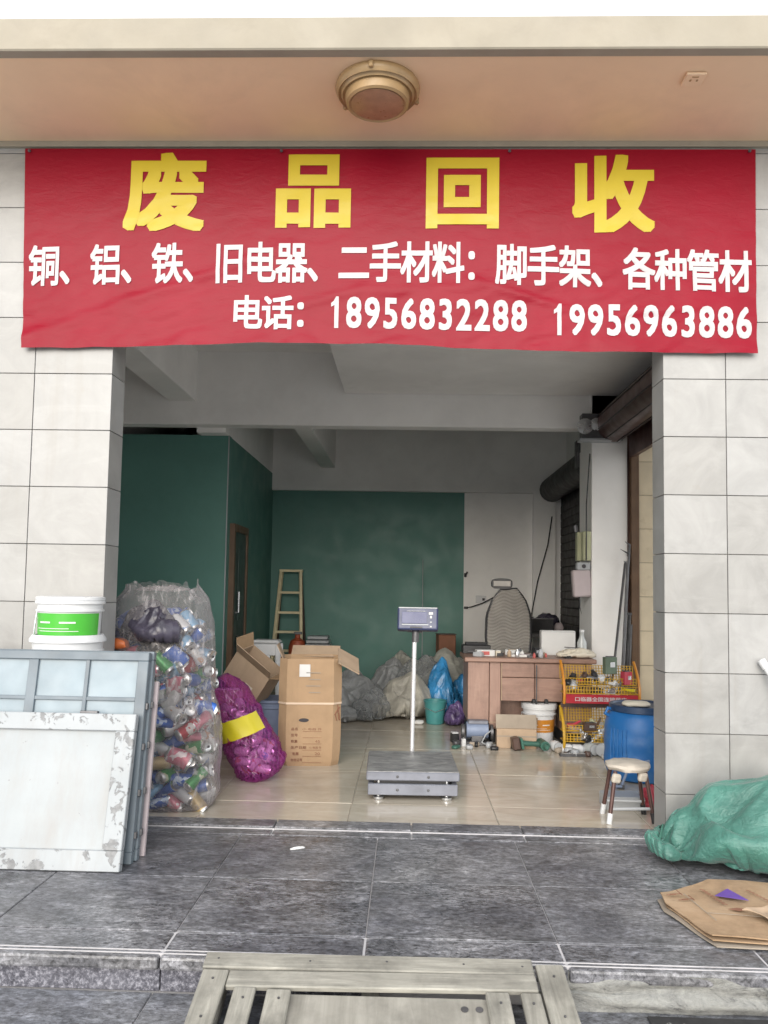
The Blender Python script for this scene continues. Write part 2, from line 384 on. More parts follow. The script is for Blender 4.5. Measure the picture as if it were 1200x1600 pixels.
def link(name, data, parent=None, loc=None, rot=None):
    o = bpy.data.objects.new(name, data); COL.objects.link(o)
    if parent: o.parent = parent
    if loc: o.location = loc
    if rot: o.rotation_euler = rot
    return o
def tag(o, label, cat, group=None):
    o['label'] = label; o['category'] = cat
    if group: o['group'] = group
    return o
def thing(name, label, cat, loc=(0, 0, 0), rot=(0, 0, 0), group=None):
    o = link(name, None, None, loc, rot); o.empty_display_size = .05
    return tag(o, label, cat, group)
def struct(o): o['kind'] = 'structure'; return o
def rsub(mb, n):  # subdivide everything
    bmesh.ops.subdivide_edges(mb.bm, edges=mb.bm.edges, cuts=n, use_grid_fill=True); return mb

def blob(name, mat, c, d, seed, parent=None, e=.75, amp=.12, sc=3.2, sub=4, fold=(1, 1, 1), flat=True, rot=0.0, shape=None, octv=3, gain=.5):
    """crumpled bag: a rounded-box body pushed in and out along sharp creases"""
    bm = bmesh.new(); bmesh.ops.create_icosphere(bm, subdivisions=sub, radius=1)
    off = Vector((seed*3.7, seed*1.9, seed*5.3)); dd = Vector(d); rz = Matrix.Rotation(rot, 3, 'Z')
    for v in bm.verts:
        p = v.co.copy()
        q = Vector([math.copysign(abs(x)**e, x) for x in p])
        pos = Vector((q.x*dd.x, q.y*dd.y, q.z*dd.z))
        if shape: pos = shape(pos, p)
        f = Vector((pos.x*fold[0], pos.y*fold[1], pos.z*fold[2]))/max(d)*sc+off
        f += Vector((noise.noise(f*.8), noise.noise(f*.8+Vector((9, 2, 4))), noise.noise(f*.8+Vector((3, 8, 1)))))*.5
        k = 0; am = 1.0; sc_k = .62
        for i in range(octv):
            k += am*(noise.voronoi(f*sc_k)[0][0]-.45); am *= gain; sc_k *= 2.1
        k += .5*(abs(noise.noise(f*.5))-.25)
        nrm = Vector((p.x/dd.x, p.y/dd.y, p.z/dd.z)).normalized()
        pos += nrm*k*amp*min(d)*1.25
        pos = rz @ pos
        if flat and pos.z < -dd.z*.82: pos.z = -dd.z*.82+(pos.z+dd.z*.82)*.1
        v.co = pos
    lo = min(v.co.z for v in bm.verts)
    me = bpy.data.meshes.new(name); bm.to_mesh(me); bm.free(); me.materials.append(MT(mat))
    me.polygons.foreach_set('use_smooth', [True]*len(me.polygons))
    o = link(name, me, parent, (c[0], c[1], c[2]-lo if flat else c[2])); return o

def text_mesh(body, bold=0.0, fine=False):
    cu = bpy.data.curves.new('txt', 'FONT'); cu.body = body; cu.size = 1; cu.resolution_u = 3
    o = bpy.data.objects.new('txt', cu); COL.objects.link(o)
    dg = bpy.context.evaluated_depsgraph_get(); dg.update()
    me = bpy.data.meshes.new_from_object(o.evaluated_get(dg)); bpy.data.objects.remove(o); bpy.data.curves.remove(cu)
    bm = bmesh.new(); offs = [(0, 0)]
    if bold: g_ = (-1, -.5, 0, .5, 1) if fine else (-1, 0, 1); offs = [(bold*x, bold*y) for x in g_ for y in g_ if max(abs(x), abs(y)) == 1 or (x, y) == (0, 0)]
    lay = 0
    for k, (dx, dy) in enumerate(offs):     # stroke thickened by sheets pushed out to eight sides, one behind the other
        n0 = len(bm.verts); bm.from_mesh(me); bm.verts.ensure_lookup_table()
        for v in bm.verts[n0:]: v.co = Vector((v.co.x+dx, v.co.y+dy, k*1.0))
    bpy.data.meshes.remove(me)
    return bm
def fit(bm, x0, x1, z0, z1, lay=.00025):
    xs = [v.co.x for v in bm.verts]; ys = [v.co.y for v in bm.verts]
    ax, bx_, ay, by = min(xs), max(xs), min(ys), max(ys)
    for v in bm.verts:
        v.co = Vector((x0+(v.co.x-ax)/(bx_-ax)*(x1-x0), -v.co.z*lay, z0+(v.co.y-ay)/(by-ay)*(z1-z0)))
    return bm
def label_text(body, parent, x0, x1, z0, z1, y, mat, offset=.008, name='lettering', rot=None, loc=None):
    bm = fit(text_mesh(body, offset), x0, x1, z0, z1)
    for v in bm.verts: v.co.y += y
    me = bpy.data.meshes.new(name); bm.to_mesh(me); bm.free(); me.materials.append(MT(mat))
    return link(name, me, parent, loc, rot)

# ------------------------------------------------------------------ the ground, platform and floors
mb = MB(); mb.span(-300, 300, -600, 300, -.6, -.135); struct(mb.build('ground', 'street'))
TILE = {}
def tile_mesh(sx, sy, sz, mat, bev=.0025):
    k = (round(sx, 4), round(sy, 4), round(sz, 4), mat)
    if k not in TILE:
        b = MB(); b.box((0, 0, 0), (sx, sy, sz), None, bev)
        bmesh.ops.recalc_face_normals(b.bm, faces=b.bm.faces)
        me = bpy.data.meshes.new('tile'); b.bm.to_mesh(me); b.bm.free(); me.materials.append(MT(mat)); TILE[k] = me
    return TILE[k]
def tiles(parent, xs, ys, ztop, th, gap, mat, name='tile'):
    for x0, x1 in zip(xs, xs[1:]):
        for y0, y1 in zip(ys, ys[1:]):
            o = link(name, tile_mesh(x1-x0-gap, y1-y0-gap, th, mat), parent, ((x0+x1)/2, (y0+y1)/2, ztop-th/2+random.uniform(-.0006, .0006)))
            o.rotation_euler = (random.uniform(-.0006, .0006), random.uniform(-.0006, .0006), 0)
# lower paving in front of the step
mb = MB(); mb.span(-4.2, 4.2, -4.6, -1.385, -.3, -.127); lowpav = struct(mb.build('lower_pavement', 'grout_light'))
tiles(lowpav, [-4.2+.675*k for k in range(13)], [-4.6+.67*k-.2 for k in range(5)]+[-2.05, -1.387], -.12, .02, .004, 'slate_low')
# platform
plat = struct(MB().span(-4.2, 4.2, -1.36, 0.04, -.3, -.006).build('platform', 'grout_light'))
tiles(plat, [-.13+.675*k for k in range(-6, 7)], [-1.20, -.665, -.075], 0, .02, .004, 'slate')
for k in range(-6, 6):   # nosing strip along the front edge, rounded
    b = MB(); L = .675-.004
    b.box((0, 0, 0), (L, .20, .045), None, .01, 2)
    b.build('edge_tile', 'slate', plat, False, (-.13+.675*(k+.5), -1.302, -.0235))
b = MB()
for yy in (-1.375, -1.352): b.span(-4.2, 4.2, yy-.0025, yy+.0025, -.012, .0012)   # two grooves of pale filler near the edge
b.build('filler_line', 'grout_light', plat)
for k in range(-6, 6):
    x0 = -.13+.675*k; x1 = x0+.675
    if x1 < .5: MB().span(x0+.002, x1-.002, -1.378, -1.36, -.122, -.048, .002).build('riser_slab', 'granite', plat)
# broken cement riser at the right of the step
b = MB(); b.span(.5, 4.2, -1.40, -1.36, -.122, -.012); bmesh.ops.subdivide_edges(b.bm, edges=b.bm.edges, cuts=40, use_grid_fill=True)
for v in b.bm.verts:
    if v.co.y < -1.37: v.co.y += .028*noise.noise(Vector((v.co.x*5, 0, v.co.z*26)))+.012*noise.noise(v.co*24)-(.02 if v.co.z < -.07+.03*noise.noise(Vector((v.co.x*4, 0, 0))) else 0)
b.build('cement_patch', 'cement', plat, 60)
# threshold
thr = struct(MB().span(-1.57, 1.30, -.075, .17, -.1, -.004).build('threshold', 'grout_light'))
for x0, x1 in ((-1.57, -.665), (-.66, .035), (.04, .60), (.605, 1.30)):
    o = link('tile', tile_mesh(x1-x0-.004, .125, .02, 'slate'), thr, ((x0+x1)/2, .1, .001))
    o = link('tile', tile_mesh(x1-x0-.003, .085, .018, 'slate'), thr, ((x0+x1)/2, -.028, -.006))
MB().span(-1.57, 1.30, .016, .026, -.01, .006, .001).build('edge_strip', 'grout_light', thr)
# inner floor
fl = struct(MB().span(-2.8, 2.3, .17, 6.0, -.1, -.005).build('floor', 'grout_beige'))
tiles(fl, [-2.7+.8*k for k in range(7)], [.17]+[.555+.8*k for k in range(7)], 0, .02, .0028, 'floor_tile')

# ------------------------------------------------------------------ the building
bld = thing('shop_building', 'tiled shop front with wide open bay and tan porch ceiling', 'building')
ZR = 3.532; X0 = -1.9824; G = .0034; TH = .012
def face_tiles(parent, xs, zs, y, mat='wall_tile'):     # tiles on a wall facing the street
    for x0, x1 in zip(xs, xs[1:]):
        for z0, z1 in zip(zs, zs[1:]):
            o = link('tile', tile_mesh(x1-x0-G, TH, z1-z0-G, mat, .0015), parent, ((x0+x1)/2, y-TH/2+random.uniform(-.0008, .0008), (z0+z1)/2))
def side_tiles(parent, ys, zs, x):     # tiles on a reveal
    for y0, y1 in zip(ys, ys[1:]):
        for z0, z1 in zip(zs, zs[1:]):
            link('tile', tile_mesh(TH, y1-y0-.003, z1-z0-G, 'wall_tile', .0015), parent, (x, (y0+y1)/2, (z0+z1)/2))
rows = [0.004]+[ZR-.3*k for k in range(11, -1, -1)]+[3.588]
pl = MB().span(-3.4, -1.57-TH, 0, .17, 0, 3.7).build('pillar', 'grout_dark', bld)
face_tiles(pl, [X0-1.2, X0-.6, X0, -1.57+G/2], rows, 0); side_tiles(pl, [-TH+.001, .18], [z for z in rows if z < 2.7]+[2.7], -1.57-TH/2)
pr = MB().span(1.30+TH, 3.4, 0, .17, 0, 3.7).build('pillar', 'grout_dark', bld)
face_tiles(pr, [1.30-G/2, X0+3.6, X0+4.2, X0+4.8], rows, 0); side_tiles(pr, [-TH+.001, .18], [z for z in rows if z < 2.7]+[2.7], 1.30+TH/2)
lt = MB().span(-1.57-TH, 1.30+TH, 0, .17, 2.72, 3.7).build('lintel', 'grout_dark', bld)
face_tiles(lt, [-1.57+G/2]+[X0+.6*k for k in range(1, 6)]+[1.30-G/2], [2.72]+[z for z in rows if z > 2.8], 0)
MB().span(-4.5, 4.5, -.70, .3, 3.59, 3.70).build('porch_ceiling', 'ceiling_tan', bld)
b = MB(); b.span(-4.5, 4.5, -.76, -.70, 3.585, 3.735, .006); b.span(-4.5, 4.5, -.70, 6.2, 3.70, 3.72); b.build('fascia', 'fascia', bld)
b = MB(); b.box((0, 0, 0), (9, .03, .03)); b.build('ceiling_trim', 'fascia', bld, False, (0, -.018, 3.574))
MB().span(-4.5, 4.5, .17, 6.2, 3.36, 3.69).build('ceiling_slab', 'plaster', bld)
MB().span(-.59, 2.2, .17, 2.99, 2.985, 3.365).build('dropped_ceiling', 'plaster', bld)
b = MB(); b.span(-2.8, 2.3, 3.0, 3.16, 2.69, 3.37, .006); b.build('beam', 'plaster', bld)
MB().span(-2.19, -1.94, .17, 3.01, 2.90, 3.37, .005).build('beam', 'plaster', bld)
MB().span(-1.97, -1.70, 3.15, 5.9, 2.645, 3.37, .004).build('beam', 'plaster', bld)
MB().span(-1.09, -.92, 3.15, 5.9, 2.72, 3.37, .004).build('beam', 'plaster', bld)
MB().span(-1.8, 2.0, 5.72, 5.95, 2.44, 3.37, .004).build('beam', 'plaster', bld)
MB().span(-3.0, -1.70, 3.3, 3.42, 0, 2.65).build('partition_wall', 'green_wall', bld)
sw = MB().span(-1.82, -1.70, 3.42, 5.9, 0, 2.645).build('partition_wall', 'green_wall', bld)
MB().span(-1.83, .69, 5.80, 6.0, 0, 2.45).build('back_wall', 'green_wall', bld)
b = MB(); b.span(.69, 2.4, 5.80, 6.0, 0, 2.45); b.span(1.53, 1.80, 5.72, 5.81, 0, 2.45); b.build('back_wall', 'plaster', bld)
MB().span(-1.705, -1.695, 3.292, 3.302, 0, 2.645).build('corner_bead', 'pale_grey', bld)
MB().span(-3.1, -2.75, .17, 3.3, 0, 3.4).build('side_wall', 'plaster', bld)
MB().span(-4.5, -2.75, .17, .3, 0, 3.69).build('side_wall', 'plaster', bld)
MB().span(-4.5, 4.5, 6.0, 6.2, 0, 3.69).build('rear_wall', 'plaster', bld)
MB().span(-3.0, -2.8, 3.3, 6.0, 0, 3.69).build('side_wall', 'plaster', bld)
# column between the two side openings: plaster inside, tiled outside
cl = MB().span(1.62, 1.935, 3.0, 3.5, 0, 3.37, .004).build('column', 'plaster', bld)
co = MB().span(2.02, 2.8, 3.04, 3.5, 0, 3.37).build('column', 'grout_dark', bld)
face_tiles(co, [2.015, 2.315, 2.615], [.0+.3*k for k in range(12)], 3.04, 'wall_tile_beige')
MB().span(1.935, 2.02, 3.02, 3.5, 0, 3.37).build('column', 'brown_metal', bld)
b = MB(); b.span(1.955, 2.0, 2.95, 3.018, 0, 2.48, .003); b.span(2.004, 2.03, 2.97, 3.018, 0, 2.48, .003); b.build('guide_rail', ['brown_frame'], bld)
MB().span(1.95, 1.99, .18, 3.0, 2.43, 3.37).build('side_lintel', 'brown_metal', bld)
MB().span(1.9, 2.2, .17, 3.0, 3.0, 3.4).build('side_beam', 'plaster', bld)
MB().span(1.93, 2.3, 3.5, 6.0, 2.4, 3.4).build('side_beam', 'plaster', bld)
# door in the corridor side of the partition
dr = MB().span(-1.69, -1.665, 3.50, 4.05, 0, 1.76, .004).build('door', 'door_green', bld)
b = MB(); b.span(-1.70, -1.65, 3.44, 3.50, 0, 1.83); b.span(-1.70, -1.65, 4.05, 4.11, 0, 1.83); b.span(-1.70, -1.65, 3.5, 4.05, 1.76, 1.83); b.build('frame', 'brown_frame', dr)
b = MB(); b.tube([(-1.66, 3.6, .98), (-1.63, 3.6, .98), (-1.63, 3.6, 1.18), (-1.66, 3.6, 1.18)], .01); b.build('handle', 'steel', dr)
b = MB()
for z0, z1 in ((.15, .75), (.9, 1.6)): b.span(-1.666, -1.655, 3.68, 3.95, z0, z1, .004)
b.build('panel', 'door_green', dr)

# ------------------------------------------------------------------ roller shutters
t = thing('roller_shutter', 'brown rolled-up roller shutter above the open side bay', 'shutter', (1.79, .2, 2.71), group='roller shutters')
b = MB(); b.lathe([(.14, 0), (.155, .01), (.155, 2.72), (.14, 2.73)], n=24, m=Matrix.Rotation(-math.pi/2, 4, 'X')); b.build('roll', 'brown_metal', t, True)
b = MB()
for k in range(9):
    q = 2*math.pi*k/9; b.bar((.157*math.cos(q), .02, .157*math.sin(q)), (.157*math.cos(q), 2.7, .157*math.sin(q)), .008, .008)
b.build('slat_edge', 'dark_shutter', t)
b = MB(); b.span(-.10, .12, 2.735, 2.80, -.10, .10, .004); b.build('end_plate', 'dark_steel', t)
m_ = thing('shutter_motor', 'grimy shutter motor with gears on top of the plaster column', 'motor', (1.58, 2.9, 2.58))
b = MB(); b.span(-.07, .2, -.02, .09, 0, .22, .004); b.build('housing', 'dark_steel', m_)
b = MB()
for x, z, r in ((-.05, .1, .07), (.05, .12, .055), (.12, .06, .04)): b.lathe([(r*.4, 0), (r, .005), (r, .022), (r*.3, .03)], (x, -.03, z), 14, Matrix.Rotation(math.pi/2, 4, 'X'))
b.build('gear', 'steel', m_, True)
b = MB(); b.span(-.09, .28, -.035, .085, -.022, -.002, .002); b.build('bracket', 'pale_grey', m_)
t2 = thing('roller_shutter', 'dark closed roller shutter behind the plaster column', 'shutter', (1.87, 3.5, 0), group='roller shutters')
for k in range(24): MB().span(-.012, .012, 0.01, 2.2, .01+.095*k, .1+.095*k, .008).build('slat', 'dark_shutter', t2)
MB().span(.013, .03, 0, 2.3, 0, 2.5).build('light_stop_sheet', 'dark_shutter', t2)  # sheet added behind the slats to stop daylight leaking through their gaps
b = MB(); b.lathe([(.15, 0.02), (.15, 2.2)], (-.12, 0, 2.48), 20, Matrix.Rotation(-math.pi/2, 4, 'X')); b.build('roll', 'dark_shutter', t2, True)
b = MB(); b.span(-.28, -.08, .01, .09, 2.42, 2.68, .005); b.lathe([(.04, 0), (.07, .01), (.07, .04)], (-.2, 0, 2.6), 12, Matrix.Rotation(math.pi/2, 4, 'X')); b.build('motor', 'dark_steel', t2)

# ------------------------------------------------------------------ banner
def bz(x):      # how far the printed sheet sags or lifts along its length
    return np.interp(x, [-2.08, -1.5, -.8, -.1, .36, .85, 1.77], [-.005, .006, .034, .033, .012, 0, -.004])
def by(x, z):   # wrinkle relief of the sheet, metres towards the street
    f = max(0, min(1, (3.45-z)/1.0)); p = Vector((x, z, 0))
    r = 0
    d1 = (z-2.62)-.36*(x+1.75)      # diagonal crease lower left
    if x < -.55: r += .007*math.exp(-(d1/.03)**2)*max(0, min(1, (-.55-x)/.35))
    d2 = (z-2.75)-.16*(x+.2)+.03*math.sin(x*5); r += .008*math.exp(-(d2/.03)**2)*max(0, 1-abs(x+.3)/.9)
    d3 = (z-2.78)+.30*(x-.5); r += .010*math.exp(-(d3/.022)**2)*max(0, 1-abs(x-.6)/.45)
    d4 = (z-2.66)-.12*(x-1.1); r += .008*math.exp(-(d4/.025)**2)*max(0, 1-abs(x-1.2)/.5)
    q = Vector((x*1.6+.3*z, z*4.2-x*.9, 0))
    r += f*(.015*(abs(noise.noise(q*1.1))-.2)+.009*(abs(noise.noise(q*2.7+Vector((5, 0, 0))))-.2)+.003*noise.noise(q*6))
    r += .012*noise.noise(p*.9)*f
    if z < 2.58: r += (2.58-z)*.10*(.6+noise.noise(Vector((x*2.3, 0, 7))))
    return r
ban = thing('red_banner', 'wide red printed banner with yellow and white lettering above the doorway', 'banner', (0, -.035, 2.46))
b = MB(); NX, NZ = 230, 66; gr = []
for j in range(NZ+1):
    row = []
    for i in range(NX+1):
        u, vv = i/NX, j/NZ
        x = (-2.042+.037*0)*(1-u)+1.765*u; xt = -2.079*(1-u)+1.775*u; x = x*(1-vv)+xt*vv
        zb = 2.462+bz(x)+.004*noise.noise(Vector((x*7, 0, 0))); z = zb*(1-vv)+(3.546-.004*u)*vv
        row.append(b.bm.verts.new((x, -by(x, z), z-2.46)))
    gr.append(row)
for j in range(NZ):
    for i in range(NX): b.bm.faces.new((gr[j][i], gr[j][i+1], gr[j+1][i+1], gr[j+1][i]))
b.build('sheet', 'banner', ban, 180)
def sag(x, z):  # lettering follows the sheet
    k = max(0, min(1, (3.2-z)/.7)); return z+bz(x)*k
def banner_glyph(bm, mat, warp=None):
    xs = [v.co.x for v in bm.verts]; zs = [v.co.z for v in bm.verts]; x0, x1, z0, z1 = min(xs), max(xs), min(zs), max(zs)
    xx = math.ceil(x0/.045)*.045
    while xx < x1:
        bmesh.ops.bisect_plane(bm, geom=bm.verts[:]+bm.edges[:]+bm.faces[:], plane_co=(xx, 0, 0), plane_no=(1, 0, 0)); xx += .045
    zz = z0+.035
    while zz < z1:
        bmesh.ops.bisect_plane(bm, geom=bm.verts[:]+bm.edges[:]+bm.faces[:], plane_co=(0, 0, zz), plane_no=(0, 0, 1)); zz += .035
    for v in bm.verts:
        z = v.co.z+(warp(v.co.x) if warp else 0)
        v.co = Vector((v.co.x, -by(v.co.x, z)-.003+v.co.y, z-2.46))
    me = bpy.data.meshes.new('lettering'); bm.to_mesh(me); bm.free(); me.materials.append(MT(mat))
    return link('lettering', me, ban)
def box_of(bm): return min(v.co.x for v in bm.verts), max(v.co.x for v in bm.verts), min(v.co.y for v in bm.verts), max(v.co.y for v in bm.verts)
g1, g2 = text_mesh('国'), text_mesh('国国'); B1, B2 = box_of(g1), box_of(g2); EM = B2[1]-B1[1]; g1.free(); g2.free()
GX = (B1[0]+B1[1])/2; GY0, GY1 = B1[2], B1[3]
def cell(ch, cx, z0, z1, wd, bold, mat, warp=None):      # one full-width character in its own cell
    bm = text_mesh(ch, bold)
    for v in bm.verts: v.co = Vector((cx+(v.co.x-GX)/EM*wd, -v.co.z*.00025, z0+(v.co.y-GY0)/(GY1-GY0)*(z1-z0)))
    banner_glyph(bm, mat, warp)
for ch, x0, x1, z0, z1 in (('废', -1.535, -1.098, 3.093, 3.521), ('品', -.725, -.328, 3.113, 3.511), ('回', .066, .447, 3.112, 3.494), ('收', .826, 1.253, 3.094, 3.511)):
    banner_glyph(fit(text_mesh(ch, .034, True), x0, x1, z0, z1, .00014), 'letter_yellow')
w2 = lambda x: float(np.interp(x, [-2.0, -1.2, -.5, .1, .7, 1.2, 1.74], [.012, .032, .040, .042, .026, .010, -.002]))
for k, ch in enumerate('铜、铝、铁、旧电器、二手材料：脚手架、各种管材'):
    cell(ch, -1.945+k*(1.662+1.945)/22, 2.785, 2.985, .172, .022, 'letter_white', w2)
for k, ch in enumerate('电话：'): cell(ch, -.862+.163*k, 2.572, 2.738, .172, .024, 'letter_white')
def one_glyph(h, w):
    bm = bmesh.new(); P = [(0, 0), (.27*w, 0), (.27*w, h), (.10*w, h), (-.06*w, .86*h), (-.22*w, .80*h), (-.22*w, .68*h), (0, .74*h)]
    bm.faces.new([bm.verts.new((x, y, 0)) for x, y in P]); return bm
for num, xa, xb, z0, z1, sl_ in (('18956832288', -.443, .603, 2.572, 2.737, -.014), ('19956963886', .711, 1.748, 2.542, 2.708, -.013)):
    pit = (xb-xa)/11; e8 = text_mesh('8', .024); E8 = box_of(e8); e8.free(); kx = pit*.84/(E8[1]-E8[0]); xm = (xa+xb)/2
    for k, ch in enumerate(num):
        bm = text_mesh(ch, .024) if ch != '1' else one_glyph(E8[3]-E8[2], E8[1]-E8[0]); bb = box_of(bm); hw = (bb[1]-bb[0])*kx/2; cx = xa+pit*(k+.5)-(pit*.05 if ch == '1' else 0)
        banner_glyph(fit(bm, cx-hw, cx+hw, z0, z1), 'letter_white', lambda x, xm=xm, s_=sl_: (x-xm)*s_)
b = MB()
for x in (-2.05, -.7, .5, 1.74): b.lathe([(.008, 0), (.008, .006), (.003, .012)], (x, -.008, 1.068), 8, Matrix.Rotation(math.pi/2, 4, 'X'))
b.build('nail', 'dark_steel', ban)

# ------------------------------------------------------------------ porch lamp and ceiling plate
lp = thing('ceiling_lamp', 'round tan ceiling lamp, unlit, on the porch ceiling', 'lamp', (-.176, -.485, 3.59))
b = MB(); b.lathe([(.195, 0), (.20, -.012), (.195, -.03), (.185, -.042), (.175, -.036), (.165, -.05), (.155, -.045)], n=48); b.build('base_ring', 'lamp_ring', lp, True)
b = MB(); b.lathe([(.15, -.03), (.152, -.06), (.147, -.085), (.135, -.092), (.125, -.086)], n=48); b.build('inner_ring', 'lamp_ring', lp, True)
b = MB(); prof = []
for k in range(13):
    r = .124-.0098*k; prof.append((max(r, .004), -.088-.012*math.sin(k/12*1.4)-(.0016 if k % 2 else 0)))
b.lathe(prof, n=48); b.build('diffuser', 'lamp_glass', lp, 25)
b = MB()
for q in (.4, 2.5, 4.6): b.box((.2*math.cos(q), .2*math.sin(q), -.02), (.02, .02, .03), (0, 0, q), .003)
b.build('clip', 'lamp_ring', lp)
pt_ = thing('ceiling_plate', 'small tan socket plate on the porch ceiling', 'socket', (1.275, -.55, 3.588))
b = MB(); b.box((0, 0, -.006), (.09, .09, .012), None, .003); b.build('plate', 'ceiling_tan', pt_)
b = MB()
for x in (-.015, .015): b.box((x, .0, -.0125), (.008, .012, .003))
b.box((0, -.025, -.0125), (.03, .006, .003)); b.build('slot', 'lamp_ring', pt_)

# ------------------------------------------------------------------ left: panels leaning on the pillar
def lean(dy, h): return (-math.atan2(dy, h), 0, 0)
# white peeling panel (front)
t = thing('peeling_door', 'white framed door leaf with peeling paint leaning in front', 'door leaf', (-1.77, -.635, 0), lean(.15, .64))
W, H_, D = 1.12, .66, .04
b = MB(); 
for x0, x1, z0, z1 in ((-W/2, W/2, 0, .085), (-W/2, W/2, H_-.075, H_), (-W/2, -W/2+.09, .0855, H_-.0755), (W/2-.085, W/2, .0855, H_-.0755)): b.span(x0, x1, -D/2, D/2, z0, z1, .003)
b.build('frame', 'peeling', t)
MB().span(-W/2+.088, W/2-.083, -D/2+.02, D/2-.004, .083, H_-.073).build('sheet', 'peel_light', t)
MB().span(.30, .38, -.015, .012, H_, H_+.012, .002).build('hinge', 'dark_steel', t)
# grey window-like steel frame
def grey_panel(loc, rot, lab, dx):
    t = thing('steel_window', lab, 'window leaf', loc, rot, 'grey steel window leaves at the left pillar')
    W, H_, D = 1.1, .925, .04
    b = MB()
    for x0, x1, z0, z1 in ((-W/2, W/2, 0, .05), (-W/2, W/2, H_-.04, H_), (-W/2, -W/2+.045, .05, H_-.04), (W/2-.05, W/2, .05, H_-.04)): b.span(x0, x1, -D/2, D/2, z0, z1, .003)
    b.build('frame', 'grey_frame', t)
    MB().span(-W/2+.04, W/2-.04, -.004, .008, .045, H_-.038).build('sheet', 'grey_paint', t)
    for x, wd in ((W/2-.285, .018), (W/2-.54, .045), (W/2-.80, .018)): MB().span(x-wd/2, x+wd/2, -D/2+.003, -.003, .05, H_-.04, .002).build('bar', 'grey_frame', t)
    for z in (H_-.215, H_-.55): MB().span(-W/2+.045, W/2-.05, -D/2+.006, -.003, z-.009, z+.009, .002).build('bar', 'grey_frame', t)
    for z in (.12, .3, .5, .68): MB().box((W/2+.004, 0, z), (.012, .018, .03), None, .002).build('clip', 'dark_steel', t)
    return t
grey_panel((-1.745, -.535, 0), (-math.atan2(.155, .89), 0, 0), 'grey steel window leaf with crossed bars behind the white door leaf', 0)
grey_panel((-1.735, -.488, 0), (-math.atan2(.15, .89), 0, 0), 'second grey steel window leaf hidden behind the barred one', 0)
t = thing('foam_board', 'thin whitish board showing behind the grey panels', 'board', (-1.645, -.425, 0), (-math.atan2(.13, .8), 0, 0))
b = MB(); b.span(-.45, .47, -.012, .012, 0, .78, .002); b.build('board', 'pink_grey', t)
# buckets
def bucket(name, lab, loc, h=.34, r0=.135, r1=.165, label_mat=None, grp='white buckets stacked at the left pillar', lz=(.12, .23), body='white_plastic', handle=True, cat='bucket'):
    t = thing(name, lab, cat, loc, (0, 0, 0), grp)
    f = lambda z: r0+(r1-r0)*z/h
    b = MB(); b.lathe([(r0-.01, 0), (r0, .008), (f(h*.75), h*.75), (f(h*.75)+.012, h*.76), (f(h*.78)+.012, h*.79), (f(h*.8)+.004, h*.80), (f(h*.9)+.004, h*.9), (r1+.014, h*.905), (r1+.014, h*.94), (r1, h), (r1-.01, h), (r1-.015, h*.5), (r0-.02, .02)], n=36); b.build('body', body, t, 35)
    if label_mat:
        b = MB(); n = 26; rings = []
        for z in lz: rings.append([b.bm.verts.new(((f(z)+.003)*math.cos(q), (f(z)+.003)*math.sin(q), z)) for q in [-math.pi*.97+math.pi*.94*i/n for i in range(n+1)]])
        b.skin(rings, False, False); lb = b.build('label', label_mat, t, True)
        b = MB()
        for q0, q1, z in ((-2.25, -1.8, .55), (-1.5, -1.0, .55), (-2.4, -1.2, .3), (-2.3, -.9, .18)):
            zz = lz[0]+(lz[1]-lz[0])*z; rr = f(zz)+.005; hh = .008 if z > .5 else .003
            rings = [[b.bm.verts.new((rr*math.cos(q), rr*math.sin(q), zz+s)) for q in [q0+(q1-q0)*i/8 for i in range(9)]] for s in (0, hh)]
            b.skin(rings, False, False)
        b.build('print', 'paper', lb)
    if handle:
        b = MB(); b.tube([(-(f(h*.8)+.016)*math.cos(q*.35), -(f(h*.8)+.016)*abs(math.sin(q*.35))*.9-.0, h*.8-.14*math.sin(q)) for q in [math.pi*i/10*.62 for i in range(11)]], .0035, 6); b.build('handle', 'steel', t, True)
    return t
BX, BY = -1.67, -.185
MBk = [.0, .25, .50]
bucket('white_bucket', 'white bucket at the bottom of the stack behind the panels', (BX, BY, .0))
bucket('white_bucket', 'white bucket in the middle of the stack behind the panels', (BX, BY, .30))
bucket('white_bucket', 'white bucket just under the green labelled one', (BX, BY, .62), .36)
t = bucket('white_bucket', 'white bucket with a bright green label on top of the stack', (BX+.005, BY, .90), .255, .14, .15, 'green_label', lz=(.08, .185))
b = MB(); b.lathe([(.158, .245), (.162, .248), (.162, .262), (.15, .266), (.01, .262)], n=36); b.build('lid', 'white_plastic', t, True)

